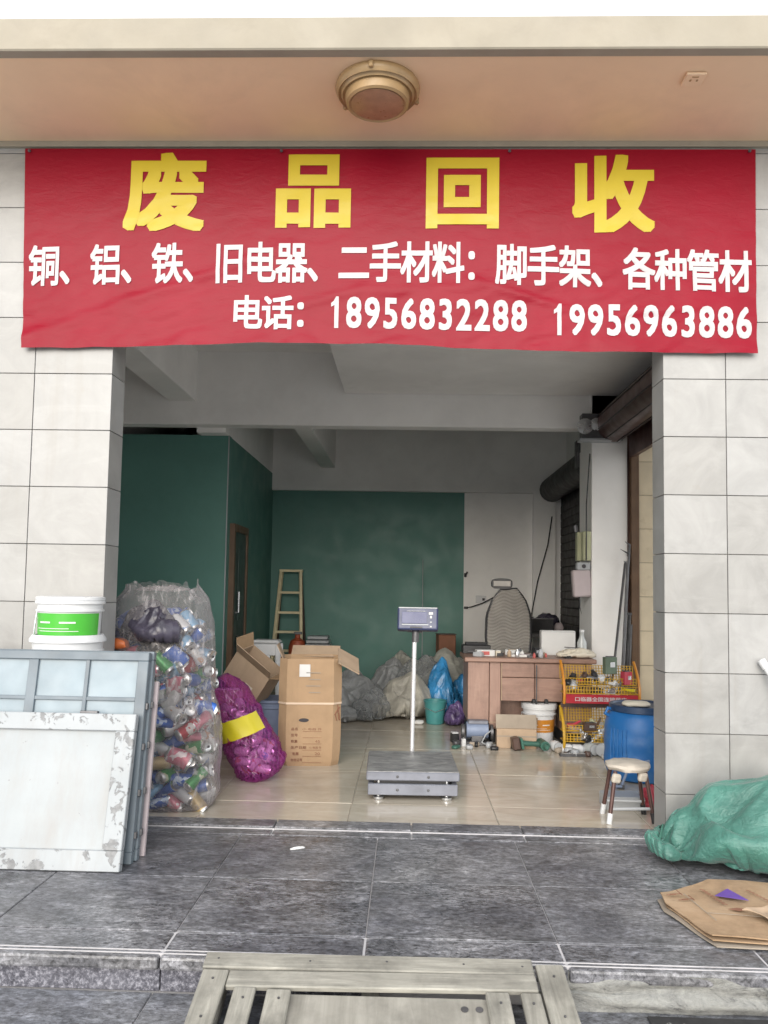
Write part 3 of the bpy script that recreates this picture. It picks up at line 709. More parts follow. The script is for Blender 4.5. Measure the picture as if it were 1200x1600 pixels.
# ------------------------------------------------------------------ cloth sacks, settled once and reused
def sim_sack(lumps, W=.9, H=.55, dome=.34, nx=64, ny=46, neck=True, press=2.0, frames=26, seed=0, ex=1.25, grav=1.0, bend=.12):
    """sew two sheets into a sack round some lumps and let the cloth settle over them"""
    me=bpy.data.meshes.new('simsack'); verts=[]; idx={}; rest=[]
    for l in (0,1):
        for j in range(ny+1):
            for i in range(nx+1):
                if l==1 and (i in (0,nx) or j in (0,ny)): idx[(l,i,j)]=idx[(0,i,j)]; continue
                a,b=2*i/nx-1,2*j/ny-1
                # square to disc-like outline
                x=a*math.sqrt(1-.38*b*b); y=b*math.sqrt(1-.38*a*a)
                u=max(0,1-abs(a)**2.6); v=max(0,1-abs(b)**2.6); h=dome*(u*v)**.5
                idx[(l,i,j)]=len(verts); rest.append((a*W/2*ex,b*H/2*ex,(.02*u*v)*(1 if l==0 else -1)))
                k=1.0
                if neck and i/nx<.24:
                    t=(.24-i/nx)/.24; k=1-.8*math.sin(min(1,t*1.5)*math.pi/2) if t<.67 else .2+.5*(t-.67)/.33
                X=x*W/2-(.10*max(0,-a-.6) if neck else 0); Y=y*H/2*k+(1-k)*.03*math.sin(j*1.9)
                Z=.03+(h*(.35+.65*k)+(1-k)*.05+.012*math.sin(j*2.3+i*.5)*(1-k) if l==0 else .012*(1-k))
                if i in (0,nx) or j in (0,ny): Z=.035+(1-k)*(.05+.03*math.sin(j*2.3))
                verts.append((X,Y,Z+.004*noise.noise(Vector((X*13,Y*13,seed)))))
    faces=[]
    for l in (0,1):
        for j in range(ny):
            for i in range(nx):
                f=[idx[(l,i,j)],idx[(l,i+1,j)],idx[(l,i+1,j+1)],idx[(l,i,j+1)]]; faces.append(f if l==0 else f[::-1])
    me.from_pydata(verts,[],faces); me.update()
    o=bpy.data.objects.new('simsack',me); scn.collection.objects.link(o)
    o.shape_key_add(name='Basis'); k=o.shape_key_add(name='rest')
    k.data.foreach_set('co',[c for p in rest for c in p]); k.value=0
    bm=bmesh.new(); bmesh.ops.create_grid(bm,x_segments=1,y_segments=1,size=3)
    for (x,y,z,r) in lumps:
        n0=len(bm.verts); bmesh.ops.create_icosphere(bm,subdivisions=2,radius=r); bm.verts.ensure_lookup_table()
        for v in bm.verts[n0:]: v.co+=Vector((x,y,z))
    gm=bpy.data.meshes.new('simfloor'); bm.to_mesh(gm); bm.free()
    g=bpy.data.objects.new('simfloor',gm); scn.collection.objects.link(g); g.modifiers.new('c','COLLISION')
    g.collision.thickness_outer=.012; g.collision.cloth_friction=15
    m=o.modifiers.new('cloth','CLOTH'); s=m.settings; s.quality=6; s.mass=.2; s.tension_stiffness=20; s.compression_stiffness=20; s.shear_stiffness=8; s.bending_stiffness=bend
    s.use_pressure=True; s.uniform_pressure_force=press; s.rest_shape_key=k; s.tension_damping=10; s.air_damping=4; s.effector_weights.gravity=grav
    m.collision_settings.collision_quality=2; m.collision_settings.use_self_collision=False; m.collision_settings.distance_min=.008
    m.point_cache.frame_start=1; m.point_cache.frame_end=frames
    for f in range(1,frames+1): scn.frame_set(f)
    dg=bpy.context.evaluated_depsgraph_get(); out=bpy.data.meshes.new_from_object(o.evaluated_get(dg))
    bpy.data.objects.remove(o); bpy.data.objects.remove(g); scn.frame_set(1)
    return out
LUMPS = [(-.12, .02, .12, .12), (.1, -.05, .15, .14), (.25, .06, .12, .11), (.05, .12, .12, .11), (-.02, -.13, .1, .09), (.28, -.12, .09, .085), (-.25, 0, .08, .07)]
SIM = {}
try:
    SIM['stuffed'] = sim_sack(LUMPS, press=4, ex=1.4, seed=9, frames=34, bend=.05)
    SIM['tied'] = sim_sack(LUMPS, nx=52, ny=38)
    SIM['loose'] = sim_sack(LUMPS, neck=False, press=1, ex=1.45, seed=4, bend=.05, nx=52, ny=38)
except Exception as ex_:
    print('cloth settling failed', ex_)
def cloth_sack(name, kind, mat, loc, dims, rz=0.0, parent=None, sub=0, seed=1, rx=0.0):
    if kind not in SIM: return blob(name, mat, loc, [x/2 for x in dims], seed, parent)
    me = SIM[kind].copy(); n = len(me.vertices); co = np.empty(n*3); me.vertices.foreach_get('co', co); co = co.reshape(-1, 3)
    lo, hi = co.min(0), co.max(0); co = (co-(lo+hi)/2*np.array([1, 1, 0])-lo*np.array([0, 0, 1]))/(hi-lo)*np.array(dims)
    me.vertices.foreach_set('co', co.ravel()); me.update(); me.materials.clear(); me.materials.append(MT(mat))
    me.polygons.foreach_set('use_smooth', [True]*len(me.polygons))
    o = link(name, me, parent, loc, (rx, 0, rz))
    if sub: md = o.modifiers.new('smooth', 'SUBSURF'); md.levels = md.render_levels = sub
    return o

# ------------------------------------------------------------------ cans
CAN = []
for var in range(3):
    b = MB(); prof = [(.022, 0), (.0265, .003), (.032, .012), (.033, .02), (.033, .06), (.033, .098), (.031, .105), (.026, .114), (.027, .116), (.024, .114), (.004, .113)]
    b.lathe(prof, n=14); 
    for f in b.bm.faces:
        z = sum(v.co.z for v in f.verts)/len(f.verts); f.material_index = 1 if (z < .012 or z > .106) else 0
    for v in b.bm.verts:
        if var == 1 and .02 < v.co.z < .1: v.co.x *= .78-.2*math.sin(v.co.z*40); v.co.y *= 1.1
        if var == 2:
            v.co.y *= .55; v.co.x *= 1.25; v.co.x += .01*math.sin(v.co.z*60)
        v.co.z -= .058; v.co.z *= 1.28; v.co.x *= 1.12; v.co.y *= 1.12
    b.mi = 2; b.box((.004, .011, .0735), (.012, .015, .001))
    bmesh.ops.recalc_face_normals(b.bm, faces=b.bm.faces)
    me = bpy.data.meshes.new('can'); b.bm.to_mesh(me); b.bm.free()
    for x in ('can_silver', 'alu', 'ink'): me.materials.append(MT(x))
    me.polygons.foreach_set('use_smooth', [True]*len(me.polygons))
    try: me.set_sharp_from_angle(angle=R(50))
    except Exception: pass
    CAN.append(me)
def can(pos, rot, col, place, grp, k):
    o = link('drink_can', CAN[k], None, pos, rot); o.material_slots[0].link = 'OBJECT'; o.material_slots[0].material = MATS['can_'+col]
    tag(o, ('%s drink can ' % col)+place, 'can', grp); return o
def pack(n, inside, lo, hi, r, seed, iters=160):
    """settle n soft balls inside a bag outline so that the cans lie next to one another"""
    rng = np.random.default_rng(seed); lo = np.array(lo); hi = np.array(hi); P = []
    while len(P) < n:
        p = lo+(hi-lo)*rng.random(3)
        if inside(p) <= 0: P.append(p)
    P = np.array(P)
    for it in range(iters):
        d = P[:, None]-P[None]; L = np.sqrt((d**2).sum(-1))+np.eye(n); ov = np.clip(2*r-L, 0, None); np.fill_diagonal(ov, 0)
        P = P+.35*(d/L[..., None]*ov[..., None]).sum(1); P[:, 2] -= .0002
        for k in range(n):
            for s in range(6):
                g = inside(P[k])
                if g <= 0: break
                c = np.array([(lo[0]+hi[0])/2, (lo[1]+hi[1])/2, min(max(P[k][2], lo[2]+.05), hi[2]-.05)]); P[k] += (c-P[k])*.06
    return P
def bagx(z):  # centre x, half width x, half width y of the tall bag at height z
    cx = np.interp(z, [0, .3, .7, 1.0, 1.2], [-1.345, -1.345, -1.375, -1.405, -1.41]); hx = np.interp(z, [0, .05, .3, .7, 1.0, 1.13, 1.2], [.26, .29, .295, .28, .28, .265, .20])
    hy = np.interp(z, [0, .05, .5, 1.0, 1.2], [.19, .22, .22, .2, .12]); return cx, hx, hy
CBY = .46
def in_bag(p, m=.055):
    cx, hx, hy = bagx(p[2]); e = (abs(p[0]-cx)/(hx-m))**3+(abs(p[1]-CBY)/(hy-m))**3-1
    return max(e, (.035-p[2])*10, (p[2]-1.10)*10)
pts = pack(265, in_bag, (-1.64, .25, .03), (-1.08, .68, 1.10), .0415, 3)
cl_ = ['red', 'blue', 'green', 'white', 'silver', 'light blue', 'pink', 'gold']; wts = [15, 20, 19, 9, 10, 13, 8, 6]
rnd = random.Random(11)
for p in pts:
    if p[1] > .6 and p[0] < -1.25: continue
    if p[2] > .86 and abs(p[0]+1.42) < .15 and p[1] < .5: continue        # the dark bag sits here
    if rnd.random() < .22: rot = (math.pi/2+rnd.uniform(-.4, .4), rnd.uniform(-.3, .3), rnd.uniform(-.5, .5)+(math.pi if rnd.random() < .5 else 0))
    else: rot = (rnd.uniform(-.5, .5), math.pi/2+rnd.uniform(-.9, .9), rnd.uniform(-.6, .6))
    can(p.tolist(), rot, rnd.choices(cl_, wts)[0], 'in the tall clear sack', 'cans in the tall clear sack', rnd.choices([0, 1, 2], [6, 3, 1])[0])
t = thing('clear_sack', 'tall clear plastic sack full of drink cans beside the left pillar', 'sack', (-1.33, CBY, 0))
b = MB(); NA, NZ = 96, 80; rings = []
for j in range(NZ+1):
    z = 1.225*j/NZ; cx, hx, hy = bagx(z); ring = []
    for i in range(NA):
        q = 2*math.pi*i/NA; cq, sq = math.cos(q), math.sin(q); e = .62
        x = math.copysign(abs(cq)**e, cq)*hx; y = math.copysign(abs(sq)**e, sq)*hy
        p = Vector((x*6+3, y*6, z*4.5)); k = 1+.075*(abs(noise.noise(p))+.5*abs(noise.noise(p*2.2))-.3)
        # bulge between knots half way up
        k *= 1-.05*math.exp(-((z-.62)/.07)**2)
        zz = z+(.05*noise.noise(Vector((cq*1.6, sq*1.6, 2)))+.035*noise.noise(Vector((cq*5, sq*5, 5))))*max(0, (z-.95)/.27)
        if j == 0: zz = .004
        ring.append((cx+1.33+x*k, y*k, zz))
    rings.append(b.ring(ring))
b.skin(rings, True, False); b.bm.faces.new(list(reversed(rings[0]))); b.build('film', 'film_clear', t, 180)
b = MB(); cap = []
for j in range(6):
    k = 1-j/6*.95; cap.append(b.ring([(.0-.06+(v.co.x+.06)*k, v.co.y*k, v.co.z+.02*(1-k)+.02*noise.noise(v.co*9)*(1-k)) for v in rings[-1]] if False else [(-.06+.17*k*math.cos(2*math.pi*i/48)*1.05, .12*k*math.sin(2*math.pi*i/48), 1.2+.03*(1-k)+.02*noise.noise(Vector((k*4, math.cos(2*math.pi*i/48)*2, math.sin(2*math.pi*i/48)*2)))) for i in range(48)]))
b.skin(cap, True, False); b.build('gathered_top', 'film_clear', t, 180)
tag(cloth_sack('dark_bag', 'loose', 'dark_bag', (-1.43, .38, .90), (.44, .31, .25), 2.4), 'crumpled dark plastic bag at the top inside the clear sack', 'bag')
tag(blob('orange_wrapper', 'orange_plastic', (-1.585, .30, .90), (.05, .04, .03), 9, amp=.3, sub=3, flat=False), 'crumpled orange packaging inside the clear sack near the pillar', 'wrapper')
# magenta net bag
A_, B_ = Vector((-.90, 1.12, .02)), Vector((-1.21, 1.03, .64)); AX = (B_-A_); LN = AX.length; AXN = AX.normalized()
def prad(s): return float(np.interp(s, [0, .05, .25, .6, .85, 1], [.12, .148, .155, .148, .135, .07]))
U_ = AXN.cross(Vector((0, 1, 0))).normalized(); V_ = AXN.cross(U_)
def in_net(p, m=.058):
    q = Vector(p)-A_; s = q.dot(AXN)/LN; d = (q-AXN*q.dot(AXN)).length
    return max(d/max(prad(min(max(s, 0), 1))-m, .02)-1, (.07-s)*5, (s-.80)*5)
for p in pack(44, in_net, (-1.3, .9, .03), (-.74, 1.3, .70), .034, 5, 120):
    rot = (rnd.uniform(-1.6, 1.6), rnd.uniform(.4, 2.6), rnd.uniform(-3, 3))
    can(p.tolist(), rot, rnd.choices(['silver', 'white', 'pink', 'red'], [8, 3, 3, 1])[0], 'in the magenta net bag', 'cans in the magenta net bag', rnd.choice([0, 1, 2])).scale = (.82, .82, .78)
t = thing('net_bag', 'magenta net bag of cans with a yellow patch leaning by the carton', 'bag', tuple(A_))
b = MB(); rings = []
for j in range(49):
    s = j/48; c = AXN*(s*LN); r = prad(s); rings.append(b.ring([c+(U_*math.cos(q)+V_*math.sin(q))*r*(1+.30*(abs(noise.noise(Vector((math.cos(q)*3, math.sin(q)*3, s*7))))+.5*abs(noise.noise(Vector((math.cos(q)*7, math.sin(q)*7, s*16))))-.12)) for q in [2*math.pi*i/56 for i in range(56)]]))
for rg in rings:
    for v in rg: v.co.z = max(v.co.z, -.016)
b.skin(rings); b.build('net', 'film_magenta', t, 180)
b = MB(); rings = []
for u_ in (.42, .47, .53, .60):
    c = AXN*(u_*LN); r = prad(u_)*1.06+.006; ring = []
    for i in range(30):
        q = .35+2.35*i/29; d_ = U_*math.cos(q)+V_*math.sin(q); ring.append(b.bm.verts.new(c+d_*(r+.006*noise.noise(Vector((q*3, u_*9, 1))))+AXN*(.03*math.sin(q+.6)+.008*noise.noise(Vector((q*4, u_*2, 4))))))
    rings.append(ring)
b.skin(rings, False, False); bd = b.build('yellow_patch', 'yellow_tape', t, 180)
q = math.radians(150); 
b = MB(); c = AXN*(.5*LN); b.box(c+Vector((-.06, -.15, .02)), (.035, .012, .014), (0, .3, 0), .004); b.build('hole', 'ink', bd)

# ------------------------------------------------------------------ cartons
t = thing('tall_carton', 'tall chamfered cardboard carton with open flaps and printed lines', 'carton', (-.685, 1.68, 0), (0, 0, R(6)))
def octo(hx, hy, ch): return [(-hx+ch, -hy), (hx-ch, -hy), (hx, -hy+ch), (hx, hy-ch), (hx-ch, hy), (-hx+ch, hy), (-hx, hy-ch), (-hx, -hy+ch)]
b = MB(); P = octo(.215, .20, .055); rings = []
for z, k in ((0, .93), (.03, .97), (.1, 1), (.2, 1.01), (.3, 1.012), (.428, 1.0)): rings.append(b.ring([(x*k, y*k, z) for x, y in P]))
b.skin(rings); lowc = b.build('lower_body', 'card', t)
b = MB(); rings = []
for z, k in ((.43, 1.015), (.5, 1.02), (.62, 1.015), (.735, 1.0)): rings.append(b.ring([(x*k, y*k, z) for x, y in P]))
for z, k in ((.735, .975), (.45, .98)): rings.append(b.ring([(x*k, y*k, z) for x, y in P]))
b.skin(rings, True, False); upc = b.build('upper_body', 'card', t)
b = MB(); rings = [b.ring([(x*1.03, y*1.03, z) for x, y in P]) for z in (.422, .436)]; b.skin(rings, True, False); b.build('tape', 'tape_clear', t)
b = MB(); b.box((.265, -.09, .715), (.17, .26, .006), (R(22), R(28), R(10))); b.build('flap', 'card_pale', t)
b = MB(); b.box((0.03, .255, .755), (.36, .005, .15), (R(-62), 0, R(-4))); b.build('flap', 'card_pale', t)
b = MB(); b.box((-.22, .05, .77), (.005, .26, .11), (0, R(-25), 0)); b.build('flap', 'card_pale', t)
b = MB(); b.box((-.04, -.207, .655), (.075, .004, .085)); b.build('label', 'paper', t)
b = MB(); b.prism([(.035*math.cos(q)+.0, .013*math.sin(q)) for q in [2*math.pi*i/14 for i in range(14)]], .003, Matrix.Translation((-.04, -.2035, .315)) @ Matrix.Rotation(math.pi/2, 4, 'X')); b.build('hand_hole', 'ink', lowc)
for k, (tx, x0, x1) in enumerate((('品名', -.125, -.08), ('型号', -.125, -.08), ('数量', -.125, -.08), ('生产日期', -.125, -.02), ('毛重', -.115, -.07), ('合格证号', -.125, -.045))):
    z = .245-.042*k; label_text(tx, lowc, x0, x1, z, z+.02, -.2035, 'ink_brown', .012, 'print')
    if k in (0, 3): label_text('小 电器 件', lowc, -.05+(.05 if k == 3 else 0), .085, z, z+.017, -.2035, 'ink_brown', .0, 'print')
    if k in (2, 4): label_text('45' if k == 2 else '20', lowc, .04, .075, z, z+.018, -.2035, 'ink_brown', .0, 'print')
    b = MB(); b.box((.02, -.2038, z-.008), (.13, .001, .002)); b.build('print', 'ink_brown', lowc)
for k in range(4):
    b = MB(); b.box((.02+.01*(k % 2), -.2085, .64-.045*k), (.1-.02*(k % 2), .001, .006)); b.build('print', 'card_grey', upc)
b = MB()
for p0, p1 in (((.19, -.17, .43), (.205, -.165, .33)), ((.205, -.165, .40), (.17, -.19, .35)), ((.175, -.186, .36), (.185, -.18, .31)), ((.2, -.17, .36), (.205, -.165, .31))): b.bar(p0, p1, .012, .004)
b.build('print', 'ink_brown', lowc)
# tilted open box on the bin
t = thing('plastic_bin', 'grey-blue round plastic bin behind the magenta net bag', 'bin', (-1.04, 2.2, 0))
b = MB(); b.lathe([(.13, 0), (.14, .01), (.165, .34), (.178, .345), (.178, .365), (.16, .365), (.135, .03)], n=36); b.build('body', 'bin_blue', t, 35)
b = MB(); b.lathe([(.168, .30), (.172, .303), (.172, .312), (.168, .315)], n=36, cap=False); b.build('rib', 'bin_blue', t, True)
t = thing('open_box', 'brown open cardboard box tilted on top of the plastic bin', 'box', (-1.17, 2.02, .56), (R(10), R(36), R(-14)))
b = MB(); w_, d_, h_ = .33, .24, .27; th = .006
b.span(-w_/2, w_/2, -d_/2, -d_/2+th, -h_/2, h_/2); b.span(-w_/2, w_/2, d_/2-th, d_/2, -h_/2, h_/2); b.span(-w_/2, -w_/2+th, -d_/2+th, d_/2-th, -h_/2, h_/2); b.span(w_/2-th, w_/2, -d_/2+th, d_/2-th, -h_/2, h_/2); b.span(-w_/2+th, w_/2-th, -d_/2+th, d_/2-th, -h_/2, -h_/2+th)
b.build('body', 'card_pale', t)
b = MB(); b.box((0, -d_/2-.035, h_/2+.04), (w_, .005, .11), (R(40), 0, 0)); b.build('flap', 'card_pale', t)
b = MB(); b.box((w_/2+.04, 0, h_/2+.03), (.005, d_, .1), (0, R(50), 0)); b.build('flap', 'card', t)
b = MB(); b.box((-w_/2-.03, 0, h_/2+.04), (.005, d_, .1), (0, R(-35), 0)); b.build('flap', 'card', t)
b = MB(); b.box((.06, -d_/2-.002, -.03), (.07, .002, .02)); b.build('tape', 'cream', t)
# small clutter right of the clear sack
t = thing('white_carton', 'small whitish carton between the clear sack and the tilted box', 'carton', (-1.30, 1.75, 0), (0, 0, .3))
MB().span(-.1, .1, -.08, .08, 0, .48, .004).build('body', 'card_grey', t); MB().box((0, 0, .483), (.19, .1, .004)).build('lid', 'paper', t)
t = thing('plastic_stool', 'white plastic stool standing behind the tall carton', 'stool', (-1.265, 3.15, 0))
b = MB(); b.span(-.125, .125, -.1, .1, .72, .755, .02); b.build('seat', 'white_plastic', t)
for sx in (-1, 1):
    for sy in (-1, 1):
        b = MB(); b.bar((sx*.135, sy*.11, 0), (sx*.11, sy*.085, .72), .045, .03, .006); b.build('leg', 'white_plastic', t)
b = MB(); b.span(-.1, .1, -.1, -.09, .62, .72, .004); b.span(-.045, -.02, -.1, -.085, .42, .62, .004); b.span(.02, .045, -.1, -.085, .42, .62, .004); b.span(-.11, .11, -.105, -.09, .4, .43, .004); b.build('apron', 'white_plastic', t)
t = thing('gas_tank', 'rusty red cylinder in front of the ladder', 'tank', (-1.24, 5.0, 0))
b = MB(); b.lathe([(.09, 0), (.1, .02), (.1, .56), (.08, .63), (.03, .66), (.03, .7), (.01, .7)], n=24); b.build('body', 'tank_red', t, True)
b = MB(); b.span(-.04, .05, -.02, .02, .7, .73, .004); b.build('valve', 'dark_steel', t)
t = thing('grey_appliance', 'small grey appliance with ribbed top by the green back wall', 'appliance', (-1.0, 5.0, 0))
MB().span(-.13, .13, -.12, .12, 0, .56, .01).build('body', 'pale_grey', t)
for k in range(3): MB().span(-.14+.012*k, .14-.012*k, -.13, .13, .565+.045*k, .60+.045*k, .008).build('rib', 'pale_grey', t)
t = thing('step_ladder', 'pale wooden step ladder leaning at the green back wall', 'ladder', (-1.42, 5.5, 0))
for s in (-1, 1):
    b = MB(); b.bar((s*.19, -.16, 0), (s*.115, .10, 1.43), .035, .05, .004); b.build('rail', 'ladder', t)
    b = MB(); b.bar((s*.2, .27, 0), (s*.12, .14, 1.38), .025, .03, .004); b.build('rear_leg', 'door_wood', t)
b = MB(); b.span(-.14, .14, .07, .18, 1.42, 1.45, .004); b.build('top_step', 'ladder', t)
for z in (.25, .48, .70, .93, 1.17): k = z/1.43; MB().span(-.18+.07*k, .18-.07*k, -.18+.26*k, -.12+.26*k, z-.014, z+.014, .003).build('rung', 'ladder', t)

# ------------------------------------------------------------------ sacks at the back
def sack(name, lab, mat, c, d, seed, cat='sack', **kw): return tag(blob(name, mat, c, d, seed, **kw), lab, cat)
for nm, lab, cat, kind, m, c, d, rz in (('grey_sack', 'slumped dark grey sack furthest left against the green wall', 'sack', 'tied', 'sack_grey', (-.50, 4.1, 0), (.75, .6, .42), 2.6),
    ('grey_sack', 'small dark grey sack tucked beside the tall carton', 'sack', 'loose', 'sack_grey', (-.72, 3.75, 0), (.45, .45, .3), .6), ('beige_sack', 'big beige woven sack lying behind the scale pole', 'sack', 'stuffed', 'sack_beige', (-.03, 3.72, 0), (.62, .58, .44), .5),
    ('olive_sack', 'olive grey sack heaped highest behind the blue bag', 'sack', 'tied', 'sack_olive', (.30, 4.4, 0), (.85, .6, .63), -.3), ('grey_sack', 'grey plastic sheet bundle draped over the back sacks', 'sack', 'loose', 'sack_grey', (-.15, 4.45, 0), (.6, .5, .50), 1.9),
    ('blue_bag', 'bright blue plastic bag slumped left of the desk', 'bag', 'stuffed', 'film_blue', (.36, 3.75, .0), (.36, .32, .58), 2.2), ('purple_bag', 'dark purple crumpled bag on the floor left of the desk', 'bag', 'loose', 'purple_bag', (.45, 3.32, 0), (.2, .2, .22), 1.0)):
    tag(cloth_sack(nm, kind, m, c, d, rz), lab, cat)
t = thing('teal_bucket', 'small teal plastic bucket in front of the blue bag', 'bucket', (.27, 3.38, 0))
b = MB(); b.lathe([(.075, 0), (.08, .005), (.1, .2), (.108, .2), (.108, .215), (.096, .215), (.075, .02)], n=28); b.build('body', 'teal', t, 35)
b = MB(); b.tube([(-.104, 0, .2), (-.1, -.06, .15), (0, -.112, .12), (.1, -.06, .15), (.104, 0, .2)], .003, 6); b.build('handle', 'steel', t, True)
tag(blob('white_scrap', 'paper', (.12, 3.33, 0), (.05, .04, .02), 8, amp=.3, sub=2), 'white scrap at the foot of the beige sack', 'scrap')
t = thing('thin_rod', 'thin pale rod upright before the green back wall', 'rod', (.185, 5.5, 0))
b = MB(); b.tube([(0, 0, 0), (.0, .1, .8), (-.003, .2, 1.6)], [.006, .006, .004], 6); b.build('shaft', 'pale_grey', t, True); MB().box((0, 0, .01), (.03, .03, .02), None, .003).build('ferrule', 'dark_steel', t)

MATS['film_loose'] = film('film_loose', (.50, .52, .53), .12, .25, .15)
for nm, lab, cat, kind, m, c, d, rz in (('clear_bag', 'cloudy plastic bag slumped against the beige sack', 'bag', 'tied', 'film_loose', (-.33, 3.5, 0), (.42, .36, .3), 1.2), ('clear_bag', 'cloudy plastic sheet hanging over the olive sack', 'bag', 'loose', 'film_loose', (.14, 4.05, .2), (.5, .4, .38), .3),
    ('grey_sack', 'flat dark sack on the floor before the green wall', 'sack', 'tied', 'sack_grey', (-.62, 3.4, 0), (.4, .36, .14), .9), ('olive_sack', 'olive sack behind the beige one in the middle', 'sack', 'stuffed', 'sack_olive', (.0, 4.75, 0), (.6, .5, .56), 2.9), ('blue_bag', 'deep blue bag squeezed between the blue bag and the desk', 'bag', 'tied', 'film_blue', (.52, 4.0, 0), (.24, .26, .4), .5)):
    tag(cloth_sack(nm, kind, m, c, d, rz), lab, cat)
for k in range(26):
    x = 1.16+.48*rnd.random(); y = 2.02+.2*rnd.random() if k < 18 else 2.5; d = (rnd.uniform(.015, .045), rnd.uniform(.012, .03), rnd.uniform(.01, .03))
    if k >= 18: x = .36+.5*rnd.random(); y = 2.2+.2*rnd.random()
    o = blob('floor_scrap', rnd.choice(['dark_steel', 'pale_grey', 'white_plastic', 'black_plastic', 'door_wood', 'card_grey', 'steel', 'pink_grey', 'tool_green']), (x, y, 0), d, 120+k, amp=.35, sub=2, e=.5, rot=rnd.uniform(0, 3))
    tag(o, 'small scrap part on the floor under the yellow rack' if k < 18 else 'small scrap part on the floor before the desk', 'scrap', 'scrap under the rack' if k < 18 else 'scrap before the desk')
# ------------------------------------------------------------------ platform scale
t = thing('platform_scale', 'grey platform scale with upright pole and blue display', 'scale', (.04, .93, 0), (0, 0, R(1.5)))
b = MB(); b.span(-.272, .272, -.30, .30, .115, .165, .006); dk = b.build('deck', 'scale_grey', t)
b = MB(); b.span(-.266, .266, -.294, .294, .165, .169); b.build('deck_plate', 'deck', dk)
b = MB()
b.span(-.262, .262, -.29, -.262, .03, .095, .004); b.span(-.262, .262, .262, .29, .03, .095, .004); b.span(-.262, -.23, -.261, .261, .03, .095, .004); b.span(.23, .262, -.261, .261, .03, .095, .004); b.build('base', 'scale_grey', t)
b = MB(); b.span(-.21, .21, -.26, .26, .06, .112); b.build('load_frame', 'black_plastic', t)
for x in (-.2, .2):
    for y in (-.25, .25):
        b = MB(); b.lathe([(.028, 0), (.03, .004), (.03, .014), (.01, .018), (.01, .035)], (x, y, 0), 14); b.build('foot', 'steel', t, True)
        b = MB(); b.lathe([(.012, .094), (.012, .116)], (x, y, 0), 10); b.build('load_pin', 'steel', t)
for z in (.062, .14):
    for x in (-.09, .09): MB().lathe([(.008, 0), (.008, .003), (.004, .005)], (x, -.29 if z < .1 else -.30, z), 10, Matrix.Rotation(math.pi/2, 4, 'X')).build('bolt', 'dark_steel', t)
b = MB(); b.tube([(.012, .33, .05), (.016, .33, .5), (.02, .33, .90)], .0145, 16); b.build('pole', 'chrome', t, True)
MB().box((0, .315, .06), (.09, .05, .06), None, .004).build('pole_bracket', 'scale_grey', t)
b = MB(); b.tube([(.025, .33, .88), (.027, .33, .95)], .024, 14); b.tube([(-.03, .33, .955), (.07, .33, .95)], .011, 10); b.build('pivot', 'dark_steel', t, True)
hd = MB().box((.04, .315, 1.03), (.27, .075, .155), (R(-14), 0, R(-3)), .012, 2).build('display_head', 'scale_blue', t)
rot = Euler((R(-14), 0, R(-3))).to_matrix().to_4x4(); mm = Matrix.Translation((.04, .315, 1.03)) @ rot
def onhead(name, mat, x0, x1, z0, z1, th=.003, base=-.0385):
    b = MB(); b.span(x0, x1, base-th, base, z0, z1, .001); bmesh.ops.transform(b.bm, matrix=mm, verts=b.bm.verts); return b.build(name, mat, hd)
onhead('screen', 'scale_panel', -.105, .06, -.035, .042); onhead('trim', 'pale_grey', -.128, .128, .066, .074); onhead('trim', 'pale_grey', -.075, .05, .046, .05)
onhead('key_strip', 'pale_grey', -.105, .07, -.047, -.039); onhead('button', 'paper', .072, .1, .025, .042); onhead('button', 'paper', .08, .093, 0, .018); onhead('button', 'pale_grey', .08, .093, -.03, -.02); onhead('button', 'paper', .08, .092, -.06, -.05)
onhead('logo_recess', 'black_plastic', -.05, .03, -.066, -.056)

# ------------------------------------------------------------------ desk and what stands on it
t = thing('wooden_desk', 'reddish wood desk with drawers facing the street', 'desk', (1.0, 2.45, 0))
MB().span(-.53, .53, -.03, .58, .655, .69, .006).build('top', 'laminate_x', t)
MB().span(-.50, -.33, 0, .55, .17, .655, .003).build('side_panel', 'laminate', t); MB().span(-.325, -.235, .006, .55, .12, .655, .003).build('side_panel', 'laminate', t)
MB().span(.27, .30, 0, .55, .10, .655, .003).build('side_panel', 'laminate', t); MB().span(.45, .50, 0, .55, .10, .655, .003).build('side_panel', 'laminate', t)
MB().span(-.23, .262, .30, .32, .1, .655).build('back_panel', 'laminate', t)
MB().span(.305, .445, .01, .03, .1, .655).build('back_panel', 'laminate', t)
for z0, z1 in ((.535, .65), (.345, .53)):
    for x0, x1 in ((-.228, .035), (.039, .262)):
        MB().span(x0, x1, .004, .022, z0, z1, .003).build('drawer_front', 'laminate_x', t)
b = MB(); b.span(-.232, -.226, -.001, .004, .345, .65); b.span(-.5, -.235, -.002, .001, .17, .176); b.build('edging', 'card_pale', t)
for x in (-.42, -.28, .285, .475): MB().span(x-.02, x+.02, .06, .5, 0, .1, .003).build('foot', 'black_plastic', t)
DT = .69
def small(name, lab, cat, loc, dims, mat, rz=0, extra=None, grp=None):
    t = thing(name, lab, cat, loc, (0, 0, rz), grp)
    MB().box((0, 0, dims[2]/2), dims, None, min(dims)*.06).build('body', mat, t)
    if extra:
        for nm, c, d, m in extra: MB().box(c, d, None, min(d)*.1).build(nm, m, t)
    return t
small('red_white_box', 'red and white box at the left end of the desk', 'box', (.65, 2.62, DT), (.15, .1, .05), 'paper', .1, [('print', (-.02, -.0505, .025), (.1, .002, .03), 'box_red_print')])
small('paper_cup_box', 'tiny white box beside the red and white box', 'box', (.755, 2.6, DT), (.04, .04, .045), 'cream', .2, [('lid', (0, 0, .047), (.042, .042, .004), 'paper')])
